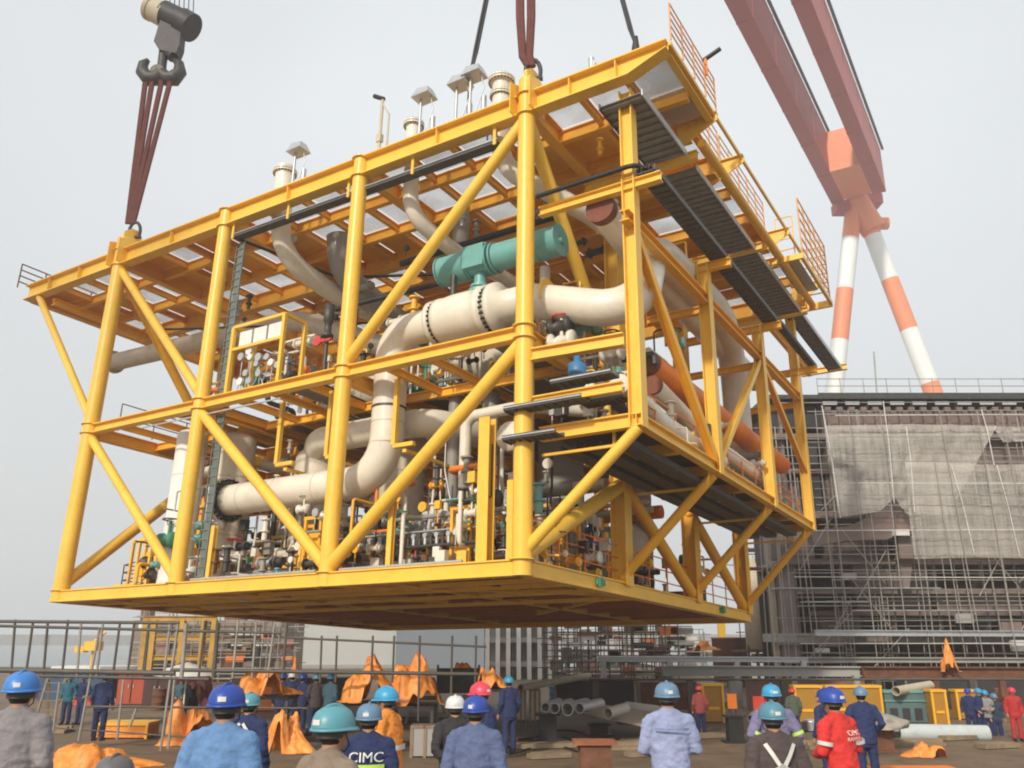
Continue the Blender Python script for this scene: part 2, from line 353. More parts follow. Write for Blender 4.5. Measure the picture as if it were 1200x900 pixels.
ib('base_girder', (XS[0], 0, .39), (XS[0], 17.9, .39), .4, .36, YEL2); ib('base_girder', (XS[0], 17.74, .38), (0, 17.74, .38), .4, .36, YEL2)
USHADE = mat('red_brown_underside_shade', (.42, .13, .03), .65, var=.2, scale=.6, dirt=(.2, .07, .02), dirt_amt=.5)  # red-brown with the shade under the base put into the beam colour
for i, x in enumerate([-19.3+2.15*k for k in range(1, 9)]): ib('base_beam', (x, .2, .33), (x, 17.6, .33), .12 if i % 3 else .30, .12, YEL)
for y in (.9, 1.95, 3.0, 3.9, 4.9, 5.84, 7.8, 8.8, 9.8, 11.83, 13.8, 15.8): ib('base_beam', (XS[0], y, .335), (0, y, .335), .20 if int(y*10) % 2 else .28, .12, USHADE)
for y in (1.4, 2.5, 4.4, 6.8): ib('base_beam', (XS[0], y, .12), (0, y, .12), .12, .08, YEL)
for a_, b_ in (((-19, .3), (-13, 5.8)), ((-6.4, .3), (-.3, 5.8)), ((-6.4, 5.8), (-12.9, .4)), ((-.3, 6), (-6.3, 11.6))): ib('base_beam', (a_[0], a_[1], .2), (b_[0], b_[1], .2), .18, .14, YEL)
m = MB(); m.b2((XS[0]+.1, .15, .365), (-.1, 17.6, .372)); part('base_deck', m, mat('orange_brown_underside_shade', (.26, .08, .02), .7, var=.2, scale=1, dirt=(.12, .04, .015), dirt_amt=.5))  # deck plate colour darkened to carry the underside shade
for (x, y) in ((0, 3.9), (0, 14.3)):
    m = MB(); m.box((.19, y, .22), (.12, .45, .16)); m.box((.27, y-.1, .22), (.06, .16, .26)); part('corner_bracket', m, GREEN)
# top-deck secondary steel and plates
for x0, x1 in zip([XL]+XS, XS+[XT]):
    n = 4 if x1 < 4 else 3
    for k in range(1, n):
        x = x0+(x1-x0)*k/n; ib('deck_beam', (x, .2, H-.06), (x, 17.6, H-.06), .26, .16, YEL2)
for y in (2.0, 4.0, 7.8, 9.8, 13.8, 15.8): ib('deck_beam', (XL, y, H-.05), (XT-.2 if y < 3 else 3.6, y, H-.05), .42, .2, YEL2)
solid = []; grs = []
for yi, (y0, y1) in enumerate(zip([.1, 2, 4, 5.84, 7.8, 9.8, 11.83, 13.8, 15.8], [2, 4, 5.84, 7.8, 9.8, 11.83, 13.8, 15.8, 17.74])):
    for xi, (x0, x1) in enumerate(zip([XL]+XS, XS+[XT])):
        n = 4 if x1 < 4 else 3
        for k in range(n):
            a = x0+(x1-x0)*k/n+.1; b = x0+(x1-x0)*(k+1)/n-.1; open_ = rnd.random(); b = min(b, 3.6) if yi > 1 else b
            if b-a < .2: continue
            if yi == 0 and x1 > -7: op = True
            else: op = open_ < .52
            if op:
                e = .12 if rnd.random() < .6 else .5
                grs.append((a, b, y0+e, y1-.12)); 
                if e > .2: solid.append((a, y0+.1, b, y0+e))
            else: solid.append((a-.02, y0+.05, b+.02, y1-.05))
solid.sort(key=lambda q: q[1])
for a, b, c, d in solid[:98]: part('deck_plate', MB().b2((a, b, H-.028), (c, d, H-.01)), YEL2)
if len(solid) > 98:
    m = MB(); [m.b2((a, b, H-.028), (c, d, H-.01)) for a, b, c, d in solid[98:]]; part('rear_deck_plate', m, YEL2)['kind'] = 'stuff'
for a, b, c, d in grs[:98]: part('grating_panel', MB().b2((a, c, H-.03), (b, d, H-.008)), GRATE)
# middle deck
sol = MB()
for yi, (y0, y1) in enumerate(((.3, 2.9), (3.0, 5.6), (6.1, 8.8), (8.9, 11.6), (12.1, 14.8), (14.9, 17.5))):
    for xi in range(12):
        a = -19.1+xi*1.6; b = a+1.5
        if rnd.random() < (.62 if yi == 0 else .93) and not (yi == 0 and -7.4 < a < -4.4): sol.b2((a, y0, ZM-.05), (b, y1, ZM-.025))
part('middle_deck_plate', sol, DECKP)
for x in [-19.3+1.6*k for k in range(1, 12)]:
    if int(x*10) % 2: ib('deck_beam', (x, .25, ZM-.08), (x, 17.5, ZM-.08), .24, .15, YEL2)
for y in (2.9, 8.8, 14.8): ib('deck_beam', (XS[0], y, ZM-.07), (0, y, ZM-.07), .3, .18, YEL2)
# outer platform (right side)
ib('platform_beam', (0.25, EY[0], ZP+.36), (XO-.15, EY[0], ZP+.36), .36, .24)
ib('platform_beam', (XO, EY[0]-.15, ZP+.34), (XO, 17.75, ZP+.34), .32, .24)
for y in EY[1:]+[3.3, 9, 14.7]: ib('platform_beam', (0.1, y, ZP+.30), (XO-.1, y, ZP+.30), .3, .2, YEL2)
ib('platform_beam', (.3, 0, ZP+1.08), (XO-.2, 0, ZP+1.08), .26, .2); ib('platform_beam', (.25, 0, 5.9), (XO-.2, .2, 5.9), .34, .24)
ib('platform_beam', (XO, 0, ZU+.15), (XO, 17.7, ZU+.15), .32, .26, YEL2)
for i, y in enumerate(EY): ib('platform_beam', (.2, y, 10.4), (XO+.9, y, 10.4), .28, .22, YEL if i == 0 else YEL2)
for y in EY[1:]: ib('platform_beam', (.2, y, ZU-.2), (XO-.1, y, ZU-.2), .24, .2, YEL2)
m = MB(); m.b2((.2, .6, ZP+.28), (XO-.15, 17.4, ZP+.30)); part('platform_floor', m, DARKGR)
for x in (.6, 1.3, 2.1):
    m = MB(); m.b2((x, .9, ZP-.25), (x+.45, 17, ZP-.22)); m.b2((x, .9, ZP-.22), (x+.03, 17, ZP-.08)); m.b2((x+.42, .9, ZP-.22), (x+.45, 17, ZP-.08)); part('cable_tray', m, TRAY)
for y in EY: m = MB(); m.b2((.1, y+.3, ZP-.32), (2.2, y+.38, ZP-.25)); m.b2((2.15, y+.3, ZP-.25), (2.22, y+.38, ZP+.1)); part('tray_support', m, YEL)
for (x0, x1, y0, z) in ((-.35, 1.9, -.45, 4.15), (-.35, 1.2, -.5, 3.35), (.9, 2.6, -.2, 4.75), (1.6, 2.8, .1, 4.2)):
    m = MB(); m.b2((x0, y0, z), (x1, y0+.5, z+.03)); m.b2((x0, y0, z+.03), (x1, y0+.03, z+.12)); m.b2((x0, y0+.47, z+.03), (x1, y0+.5, z+.12))
    for k in range(8): m.b2((x0+(x1-x0)*k/8, y0+.05, z-.03), (x0+(x1-x0)*k/8+.04, y0+.45, z)); 
    part('cable_tray', m, TRAY)
    part('tray_edge', MB().b2((x0, y0-.03, z+.05), (x1, y0, z+.08)), GALV)
# walkway under the top deck's right edge: ribbed dark trays with a light edge
for (y0, y1, x0) in ((0.05, 3.4, 2.35), (4.2, 10.3, 2.3), (10.6, 16.9, 2.55), (17.3, 25, 3.0)):
    m = MB(); m.b2((x0, y0, 12.74), (3.6, y1, 12.76)); n = int((y1-y0)/.32)
    for k in range(n): y = y0+(k+.5)*(y1-y0)/n; m.b2((x0+.02, y-.07, 12.68), (3.56, y+.07, 12.735))
    w = part('walkway_tray', m, TRAYU)
    part('edge_trim', MB().b2((3.6, y0, 12.66), (3.64, y1, 12.86)), GALV, parent=w)
    part('edge_trim', MB().b2((x0-.04, y0, 12.66), (x0, y1, 12.86)), TRAY, parent=w)
for y in (3.75, 10.45, 17.1, 25.1): ib('walkway_beam', (-.0 if y < 18 else 1.6, y, 12.98), (3.85, y, 12.98), .3, .22, YEL)
ib('walkway_beam', (2.0, 17.7, 12.95), (2.0, 25.2, 12.95), .3, .2, YEL2)
part('walkway_beam', MB().tube([(4.05, 3.6, 13.1), (4.05, 17.6, 13.1)], .14), YEL2)
for y in (3.6, 6.2, 11.75, 17.0):
    m = MB(); m.quad([(3.3, y-.02, H-.9), (3.3, y-.02, H-.02), (XT+.12, y-.02, H-.02), (XT+.12, y-.02, H-.25)], .04, (0, 1, 0)); m.b2((3.3, y-.12, H-.02), (XT+.12, y+.12, H+.01)); part('cantilever_bracket', m, YEL)
part('edge_bar', MB().beam((XT+.03, 0, H-.04), (XT+.03, 17.6, H-.04), .08, .12), YEL)
part('grating_panel', MB().b2((3.0, .3, H-.2), (XT-.05, 3.3, H-.17)), GRATE, 'bright grating panel at the right end of the top deck')
part('basket_floor', MB().b2((3.75, 13.0, H-.75), (XT+.1, 16.2, H-.72)), GALV)
# ribbed cable ladder outside the platform columns
for (x0, x1, y0, y1) in ((XO+.25, XO+.8, .3, 12.3), (XO+.55, XO+.85, 12.3, 17.9)):
    m = MB(); m.b2((x0, y0, 10.42), (x0+.04, y1, 10.58)); m.b2((x1-.04, y0, 10.42), (x1, y1, 10.58)); m.b2((x0+.05, y0, 10.43), (x1-.05, y1, 10.45))
    for k in range(int((y1-y0)/.3)): m.b2((x0+.04, y0+k*.3, 10.40), (x1-.04, y0+k*.3+.06, 10.425))
    w = part('cable_ladder', m, TRAY)
    m = MB()
    for k in range(4): m.tube([(x0+.1+k*.1*(x1-x0)/.5, y0-.1, 10.5), (x0+.1+k*.1*(x1-x0)/.5, y1, 10.5)], .035, 8)
    part('cable', m, BLACK, parent=w)
m = MB(); m.tube([(.3, .1, 10.55), (XO+.3, .1, 10.6), (XO+.5, .5, 10.6)], .07, 10, bend=.2); m.tube([(.3, .22, 10.65), (XO+.2, .22, 10.7), (XO+.55, .6, 10.6)], .06, 10, bend=.2)
part('cable', m, BLACK)
# cable tray hung under the front girder, and drops along the second column
m = MB(); m.b2((-12.6, .02, 12.78), (-1.0, .32, 12.80)); m.b2((-12.6, .0, 12.78), (-1.0, .02, 12.9)); m.b2((-12.6, .32, 12.78), (-1.0, .34, 12.9))
w = part('cable_tray', m, TRAY); part('tray_edge', MB().b2((-12.6, -.03, 12.87), (-1.0, 0, 12.90)), GALV, parent=w)
for x in (-12.5, -9.7, -6.9, -4.2, -1.1): part('tray_hanger', MB().b2((x-.05, -.05, 12.7), (x+.05, 0.0, H-.7)), YEL)
m = MB(); m.tube([(-12.4, .2, 12.75), (-11.2, 4.2, 12.6), (-7, 6, 12.5)], .06, 8); m.tube([(-19, 2, 11.2), (-8, 9, 11.9)], .05, 8); m.tube([(-7, 3, 11.6), (-.5, 3.2, 11.8)], .12, 8); m.tube([(-10, 3, 10.5), (-6, 4, 11)], .1, 8); part('cable', m, BLACK)
for k, (x, y, z0, z1) in enumerate(((-12.55, .35, .6, 6.1), (-12.6, .3, 6.7, 12.7))):
    m = MB(); m.b2((x-.03, y, z0), (x, y+.05, z1)); m.b2((x+.37, y, z0), (x+.4, y+.05, z1)); z = z0
    while z < z1: m.b2((x, y+.01, z), (x+.37, y+.04, z+.04)); z += .3
    for j in range(4): m.tube([(x+.08+j*.07, y+.06, z0), (x+.08+j*.07, y+.06, z1)], .03, 6)
    part('cable_ladder', m, mat('grey_cables_%d' % k, (.16, .19, .18), .6, var=.2, scale=5))
for x0, x1 in ((-19, -13.2),): part('tray_edge', MB().b2((x0+3, -.1, ZM-.62), (-9.0, -.06, ZM-.58)), GALV)
# ---------------- pipes
def pipe(pts, r, m=PIPE, bend=None, n=26, label=None, fl=()):
    o = part('pipe', MB().tube(pts, r, n, bend=r*2.6 if bend is None else bend), m, label)
    for c, ax, rr in fl:
        f = part('flange', MB().flange(c, ax, rr), m, parent=o)
        part('bolts', MB().bolts(c, ax, rr*.9, 22, .22), STEEL, parent=o)
    return o
YP = 1.25; RP = .52
A = L(262, 588, Y=YP); B = L(455, 560, Y=YP); C_ = L(455, 395, Y=YP); D = L(745, 352, Y=YP)
z_lo = (A.z+B.z)/2; A.z = B.z = z_lo-.02; Bx = -5.64; B = Vector((Bx, YP, z_lo)); zhi = 7.98
A = Vector((A.x, YP, z_lo))
main = pipe([A, B, (Bx, YP, zhi), (-3.95, YP, zhi)], RP, PIPE, 1.3, label='big cream pipe with two elbows along the front', fl=[(A+Vector((.1, 0, 0)), (1, 0, 0), .80)])
part('bolts', MB().bolts(A+Vector((.26, 0, 0)), (1, 0, 0), .67, 24, .3, .045), BLACK, parent=main); part('flange_face', MB().disc(A+Vector((.24, 0, 0)), (1, 0, 0), .60, .1, 30), STEEL, parent=main)
pipe([(-.6, YP, zhi), (2.62, YP+.35, 7.05), (2.3, 3.6, 10.1), (2.25, 10.0, 10.3), (1.5, 13.6, 9.9), (1.5, 13.8, ZP+.6)], .52, PIPE, 1.25, label='big cream pipe rising behind the corner and running back')
m = MB(); m.lathe((-4.0, YP, zhi), [(.0, 0), (.70, 0), (.70, .14), (.52, .15), (.52, .28), (.72, .29), (.72, .44), (.70, .5), (.74, .9), (.74, 1.5), (.70, 1.8), (.78, 1.86), (.78, 2.05), (.56, 2.06), (.56, 2.24), (.78, 2.25), (.78, 2.44), (.50, 2.5), (.49, 3.5)], 32, (1, 0, 0))
vb = part('ball_valve_body', m, PIPE)
for x in (.2, 2.15): part('bolts', MB().bolts((-4.0+x, YP, zhi), (1, 0, 0), .63 if x < 1 else .68, 26, .26, .04), BLACK, parent=vb)
m = MB(); m.tube([(-2.35, YP, zhi+.5), (-2.35, YP, zhi+1.35)], .19, 16); m.disc((-2.35, YP, zhi+.68), (0, 0, 1), .36, .1); m.disc((-2.35, YP, zhi+.85), (0, 0, 1), .3, .08)
part('valve_neck', m, TEAL, parent=vb)
m = MB(); za = 9.68
m.tube([(-3.75, YP, za), (-2.75, YP, za)], .47, 28); m.tube([(-2.7, YP, za), (-2.0, YP, za)], .43, 28); m.tube([(-1.75, YP, za), (-.3, YP, za)], .43, 28)
for x in (-3.8, -2.8, -2.68, -1.95, -1.8, -.3, .42): m.disc((x, YP, za), (1, 0, 0), .49, .05, 28)
m.box((-2.35, YP-.05, za+.02), (.75, .85, .72)); m.box((-2.35, YP-.05, za+.42), (.7, .5, .1))
m.tube([(-.3, YP, za), (.42, YP, za)], .46, 24); m.disc((.48, YP, za), (1, 0, 0), .12, .1)
part('actuator', m, TEAL, 'long teal cylindrical valve actuator')
for x in (-3.95, -2.0, -.9): part('pipe_strap', MB().tube([(x+.9, YP, zhi), (x+.96, YP, zhi)], .52, 24), YEL) if x > -1 else None
pipe([(-10.1, 4, 4.2), (-10.1, 2.4, 5.25), (-5.0, 2.4, 5.3), (-4.2, 5, 5.3)], .46, PIPE, .8, label='cream pipe with rounded left elbow behind the middle column')
pipe([(-11.4, 1.1, 15.95), (-11.25, 1.1, 12.3), (-10.9, 3.6, 11.6), (-10.2, 9, 11.4)], .36, PIPE, 1.1, fl=[((-11.4, 1.1, 15.75), (0, 0, 1), .46)])
pipe([(-10.2, 3, 13.6), (-10.1, 3.2, 12.1), (-9.6, 6.5, 11.0), (-9.4, 9.5, 11.0)], .46, PIPEG, 1.1)
pipe([(-5.2, 1.1, 15.75), (-5.15, 1.1, 12.1), (-4.6, 2.8, 11.4), (-4, 7, 11.4)], .26, PIPE, .7, fl=[((-5.2, 1.1, 15.6), (0, 0, 1), .36)])
pipe([(-5.0, 3.8, 13.5), (-5.0, 3.8, 11.2)], .3, PIPEG)
pipe([(-1.63, 1.1, 16.1), (-1.6, 1.1, 12.7), (.2, 2.6, 11.6), (1.2, 8, 11.4)], .3, PIPE, .8, fl=[((-1.63, 1.1, 15.95), (0, 0, 1), .44), ((-1.63, 1.1, 15.4), (0, 0, 1), .38)])
pipe([(-26.2, 4.6, 11.9), (-14, 4.9, 11.7), (-10, 6, 10.0), (-9, 9, 10)], .42, VESS, 1.0, fl=[((-26.0, 4.6, 11.9), (1, 0, 0), .55)])
for x_, z_ in ((-11.6, z_lo), (-10.0, z_lo), (-8.2, z_lo), (-6.95, z_lo)): part('weld_seam', MB().tube([(x_-.02, YP, z_), (x_+.02, YP, z_)], RP+.008, 28), VESS, parent=main)
for z_ in (4.35, 5.0, 6.6): part('weld_seam', MB().tube([(Bx, YP, z_-.02), (Bx, YP, z_+.02)], RP+.008, 28), VESS, parent=main)
part('pipe_clamp', MB().tube([(Bx, YP, 5.45), (Bx, YP, 5.52)], RP+.02, 28), STEEL, parent=main)
pipe([(-2.95, 1.6, 0.9), (-2.95, 1.6, 4.9), (-1.0, 1.6, 4.95), (.6, 3, 4.9)], .17, PIPE, .35); pipe([(-1.2, 2.0, .5), (-1.2, 2.0, 5.9)], .30, PIPE, fl=[((-1.2, 2.0, 4.2), (0, 0, 1), .42)])
part('valve', MB().lathe((-1.2, 1.5, 4.0), [(0, -.3), (.42, -.3), (.42, -.2), (.3, -.15), (.3, .3), (0, .3)], 24, (0, 1, 0)), PIPE)
pipe([(-4.6, 3.3, 6.3), (-4.6, 3.3, 2.4), (-6.0, 4.2, 1.9), (-8, 5, 1.9)], .21, PIPEG, .7)
pipe([(-3.4, 3.6, 6.3), (-3.4, 3.6, 1.0)], .28, PIPEG)
pipe([(-17.5, 3.2, 5.1), (-13.5, 3.2, 5.1), (-13, 5, 5.1)], .2, PIPE, .5)
pipe([(2.0, 3.75, 6.35), (2.15, 17.2, 6.2)], .37, ORANGE, label='orange pipe running back above the side platform')
part('flange_cover', MB().disc((2.0, 3.6, 6.35), (0, 1, 0), .36, .28), BROWNR, 'dark brown end cover on the orange pipe')
pipe([(1.2, 6, 4.6), (1.3, 16.8, 4.6)], .25, ORANGE); pipe([(2.35, 3.2, 5.45), (2.35, 5.2, 5.2), (2.45, 6.5, 4.8), (2.45, 14, 4.7)], .26, PIPE, .5)
part('flange_cover', MB().disc((2.35, 3.1, 5.45), (0, 1, 0), .27, .14), BROWNR); pipe([(1.6, 4.2, 5.0), (1.6, 12, 5.0)], .16, PIPE)
pipe([(1.1, 1.9, 5.35), (1.1, 3.4, 5.35), (.8, 8, 5.3)], .32, mat('purple_brown_pipe', (.22, .13, .11), .6), .5, fl=[((1.1, 2.5, 5.35), (0, 1, 0), .42)])
part('blue_valve', MB().lathe((.95, 1.2, 5.0), [(0, 0), (.16, 0), (.16, .2), (.26, .3), (.26, .7), (.1, .8), (.06, 1.4), (0, 1.4)], 14), BLUE)
m = MB(); m.tube([(1.15, 1.4, 7.4), (.9, 2.6, 7.2)], .17, 14); part('green_motor', m, GREEN)
pipe([(2.4, .7, 4.75), (2.4, 1.6, 4.75), (2.5, 3.0, 4.35), (2.5, 8, 4.3)], .28, PIPE, .5)
pipe([(2.0, .9, 9.95), (1.6, 5, 9.95), (1.4, 17, 9.95)], .42, PIPE, .8); part('flange_cover', MB().disc((2.0, .75, 9.95), (0, 1, 0), .43, .28), BROWNR)
# vessels
def vessel(x, y, z0, z1, r, m=VESS):
    mb = MB(); mb.lathe((x, y, 0), [(0, z0), (r*1.08, z0), (r*1.08, z0+.1), (r, z0+.15), (r, z1-.4*r), (r*.85, z1-.15*r), (r*.5, z1), (0, z1+.02)], 30); 
    for z in (z0+.33*(z1-z0), z0+.7*(z1-z0)): mb.disc((x, y, z), (0, 0, 1), r*1.025, .05)
    return part('vessel', mb, m)
vessel(-15.3, 1.6, .4, 6.2, .55, WHITE); vessel(-13.6, 2.2, .4, 6.0, .72); vessel(-10.3, 3.2, .4, 5.2, .85); vessel(-6.9, 3.6, .4, 5.6, .75)
vessel(-3.0, 7.5, .4, 5.9, .8, PIPEG); vessel(-15.5, 9, .4, 5.8, .7); vessel(-2.2, 12, .4, 5.9, .6, PIPEG); vessel(-1.9, 5.2, .4, 3.0, .5, PIPEG)
vessel(-8, 14, 6.6, 10.8, .8, VESS); vessel(-3.2, 8.3, 6.6, 10, .7, PIPEG)
for (x0, x1, y, z, r) in ((-12, -8.4, 5.2, 7.9, .6), (-6, -2, 5.5, 8.2, .62), (-13, -8, 10.5, 8.0, .75), (-5.5, -1.5, 10.5, 2.2, .8), (-11, -6.8, 9.2, 2.1, .75)):
    mb = MB(); mb.lathe((x0, y, z), [(0, -.35), (r*.6, -.25), (r, .1), (r, x1-x0-.1), (r*.6, x1-x0+.25), (0, x1-x0+.35)], 28, (1, 0, 0))
    for x in (x0+.6, x1-.6): mb.b2((x-.08, y-r*.7, z-r-.45), (x+.08, y+r*.7, z-r*.6))
    part('vessel', mb, VESS)
# inner upright posts on the front, pipe supports, hangers
for x, z0, z1, b in ((-1.35, .4, 4.3, .34), (-4.5, .4, 2.55, .16), (-.55, .4, 2.5, .18), (-11.9, .4, 2.2, .16)):
    part('support_post', MB().hcol((x, .35, z0), (x, .35, z1), b, .03, face=(0, 1, 0)), YEL)
for x in (-9.95, -7.75, -5.05):
    m = MB(); m.beam((x, .9, ZM-.3), (x, .9, 4.15), .14, .14); m.beam((x, .9, 4.12), (x+.75, .9, 4.12), .14, .12); m.beam((x+.4, .9, 3.95), (x+.4, 3.6, 3.95), .14, .1); part('pipe_hanger', m, YEL)
# instrument frame on the middle deck
m = MB(); x0, x1 = -12.2, -9.7; z0, zt_ = ZM, ZM+2.65
for x in (x0, x1):
    m.beam((x, .35, z0), (x, .35, zt_), .13, .13); m.beam((x, 1.3, z0), (x, 1.3, zt_), .13, .13); m.beam((x, .35, zt_), (x, 1.3, zt_), .12, .12)
for z in (zt_, zt_-.85): m.beam((x0, .35, z), (x1, .35, z), .1, .1)
part('instrument_frame', m, YEL)
for k in range(3): part('white_panel', MB().box((x0+.5+k*.72, .5, zt_-.45), (.62, .08, .55)), WHITE)
for k in range(12):
    x = x0+.25+rnd.random()*2.1; z = z0+.5+rnd.random()*1.2
    part('gauge', MB().disc((x, .45, z), (0, 1, 0), .1+.05*rnd.random(), .1, 14), GALV if k % 3 else WHITE)
    part('tubing', MB().tube([(x, .5, z), (x, .5, z-.3-rnd.random()*.5), (x+rnd.uniform(-.5, .5), .6, z0+.1)], .018, 6), GALV)
for (x, y, z) in ((-7.9, .6, ZM), (-7.4, 1.2, ZM)):
    m = MB(); m.tube([(x, y, z), (x, y, z+1.6)], .07, 10); m.lathe((x, y, z+1.5), [(0, 0), (.2, 0), (.2, .1), (.12, .15), (.12, .5), (.17, .55), (.17, 1.15), (0, 1.2)], 16); part('control_valve', m, STEEL)
    m = MB(); m.tube([(x-.3, y-.1, z+1.35), (x+.3, y-.1, z+1.35)], .06, 8); m.disc((x-.3, y-.12, z+1.4), (0, 1, 0), .17, .06); part('handwheel', m, RED)
# ---------------- crowded small equipment
RC = random.Random(21); cnt = dict(pipe=0, valve=0, frame=0)
def valve(x, y, z, s, m):
    v = MB(); v.lathe((x-.2*s, y, z), [(0, 0), (.16*s, 0), (.16*s, .06*s), (.08*s, .08*s), (.12*s, .2*s), (.08*s, .32*s), (.16*s, .34*s), (.16*s, .4*s), (0, .4*s)], 12, (1, 0, 0)); v.tube([(x, y, z), (x, y, z+.38*s)], .03*s, 8)
    o = part('valve', v, m)
    hw = MB(); c = Vector((x, y, z+.4*s)); hw.tube([c+Vector((math.cos(t*.785)*.15*s, math.sin(t*.785)*.15*s, 0)) for t in range(9)], .015*s, 6); hw.tube([c-Vector((.15*s, 0, 0)), c+Vector((.15*s, 0, 0))], .012*s, 5)
    part('handwheel', hw, RC.choice([RED, GREEN, STEEL, BLUE]), parent=o)
def run(x, y, z, m, r):
    pts = [Vector((x, y, z))]; ax = RC.choice([0, 1, 2])
    for k in range(RC.randint(2, 4)):
        p = pts[-1].copy(); p[ax] += RC.choice([-1, 1])*RC.uniform(.5, 1.7); pts.append(p); ax = (ax+RC.choice([1, 2])) % 3
    return pts
zones = [(-17, -.4, .5, 4.5, .7, 2.6, 46), (-17, -1, .8, 6, 6.9, 8.6, 16), (.2, 2.7, 1, 16, 4.0, 5.0, 12), (.1, 2.4, 1, 5, 6.3, 7.6, 8), (-12, -.5, 8, 17, .7, 4, 18)]
for (xa, xb, ya, yb, za_, zb_, n) in zones:
    for k in range(n):
        x, y, z = RC.uniform(xa, xb), RC.uniform(ya, yb), RC.uniform(za_, zb_); mm = RC.choice([PIPE, PIPE, GALV, STEEL, YEL2, ORANGE, WHITE, PIPEG, STEEL])
        if x < -17 and z < 3: continue
        r = RC.choice([.03, .045, .06, .1]); pts = run(x, y, z, mm, r)
        for p in pts: p.x = min(max(p.x, xa), xb); p.y = min(max(p.y, ya), yb); p.z = min(max(p.z, za_-.2), zb_+1)
        pts = [p for i, p in enumerate(pts) if i == 0 or (p-pts[i-1]).length > .1]
        if len(pts) > 1: part('small_pipe', MB().tube(pts, r, 8, bend=r*2), mm)
        valve(x+RC.uniform(-.5, .5), y, z, RC.uniform(.8, 1.9), RC.choice([PIPE, GALV, STEEL, TEAL, WHITE, GREEN]))
for k in range(46):     # yellow equipment frames and pipe shoes on the base deck
    x = -18+RC.random()*17.6; y = RC.uniform(.5, 5); h = RC.uniform(.7, 1.9); w = RC.uniform(.3, .8)
    m = MB(); m.beam((x, y, .35), (x, y, .35+h), .09, .09); m.beam((x+w, y, .35), (x+w, y, .35+h), .09, .09); m.beam((x-.06, y, .4+h), (x+w+.06, y, .4+h), .1, .1)
    if k % 3 == 0: m.box((x+w/2, y+.2, .4+h*.5), (w*.7, .3, h*.5))
    part('support_frame', m, YEL2 if k % 2 else YEL)
for k in range(10):
    x = -16+k*1.55; m = MB(); m.tube([(x, 1.0, .9+.1*(k % 3)), (x+.5, 1.0, .9+.1*(k % 3))], .13, 12); m.disc((x+.25, 1, .95), (1, 0, 0), .2, .06); part('pump_motor', m, TEAL if k % 4 == 1 else STEEL)
for k, (z, r, mm) in enumerate(((1.05, .05, STEEL), (1.5, .03, GALV), (1.95, .07, PIPEG), (.75, .09, GALV))):
    part('header_pipe', MB().tube([(-7.6 if k != 3 else -12.3, .7+.2*k, z), (-1.2, .7+.2*k, z)], r, 10), mm)
part('header_pipe', MB().tube([(-12.3, -.0, .47), (-6.9, 0, .47)], .045, 8), GALV); part('header_pipe', MB().tube([(-6.0, 0, .46), (-1.8, 0, .46)], .045, 8), GALV)
for k in range(26):
    x = -7.2+k*.2; m = MB(); m.tube([(x, .75, 1.0), (x, .75, 1.35)], .05, 8); m.disc((x, .75, 1.35), (0, 1, 0), .07, .1, 10); part('manifold_fitting', m, STEEL if k % 2 else GALV)
for k in range(60):
    x, y, z = RC.uniform(-17.5, -1), RC.uniform(5, 16), RC.choice([.6, 2.2, 3.5, 6.8, 8]); L_ = RC.uniform(1, 4); rr_ = RC.choice([.08, .12, .18, .25])
    a = Vector((x, y, z)); b = a+(Vector((min(L_, -.5-x), 0, 0)) if k % 3 else Vector((0, 0, L_*.8)))
    part('rear_pipe', MB().tube([a, b], rr_, 12), RC.choice([PIPE, PIPEG, VESS, STEEL, ORANGE]))
for k in range(14):
    x, y = RC.uniform(-16, -2), RC.uniform(7, 15); z = RC.choice([.4, .4, ZM]); h = RC.uniform(1.5, 3.8); m = MB(); m.b2((x, y, z), (x+RC.uniform(.6, 1.6), y+.8, z+h)); part('equipment_skid', m, RC.choice([PIPEG, YEL2, STEEL, DECKP, TEAL]))
for k in range(40):
    x, z = RC.uniform(-12.5, -1), RC.uniform(2.6, 4.6); y = RC.uniform(1.8, 4.5); part('branch_pipe', MB().tube([(x, y, z), (x, y, z-RC.uniform(.5, 2)), (x+RC.uniform(-.9, .9), y, .5)], RC.choice([.025, .04, .06]), 8, bend=.12), RC.choice([WHITE, GALV, STEEL, PIPE]))
for k in range(30):
    x, z = RC.uniform(-12, 2), RC.uniform(ZM+.3, 9); y = RC.uniform(2.2, 5); part('riser_pipe', MB().tube([(x, y, ZM), (x, y, z), (x+RC.uniform(-1, 1), y, z)], RC.choice([.03, .05, .08]), 8, bend=.12), RC.choice([WHITE, GALV, STEEL, PIPE, YEL2]))
def tiny(nm, n, xa, xb, ya, yb, za_, zb_, mats):
    for k in range(n):
        x, y, z = RC.uniform(xa, xb), RC.uniform(ya, yb), RC.uniform(za_, zb_); m = MB(); t = k % 5; s_ = RC.uniform(.6, 1.5)
        if t == 0: m.box((x, y, z), (.22*s_, .15*s_, .28*s_)); m.tube([(x, y, z), (x, y, z-.5)], .02, 6)
        elif t == 1: m.disc((x, y, z), (0, 1, 0), .11*s_, .08, 14); m.tube([(x, y, z), (x, y, z-.35)], .018, 6)
        elif t == 2: m.tube([(x, y, z-.3*s_), (x, y, z+.2*s_)], .07*s_, 10); m.disc((x, y, z+.22*s_), (0, 0, 1), .13*s_, .05, 12); m.disc((x, y, z-.1), (0, 0, 1), .12*s_, .05, 12)
        elif t == 3: m.tube([(x, y, z), (x+.4*s_, y, z), (x+.4*s_, y, z-.5*s_), (x+.6*s_, y+.2, z-.5*s_)], .025*s_, 7, bend=.06)
        else: m.tube([(x-.3*s_, y, z), (x+.3*s_, y, z)], .09*s_, 12); m.disc((x-.2*s_, y, z), (1, 0, 0), .15*s_, .05, 12); m.disc((x+.2*s_, y, z), (1, 0, 0), .15*s_, .05, 12)
        part(nm, m, RC.choice(mats))
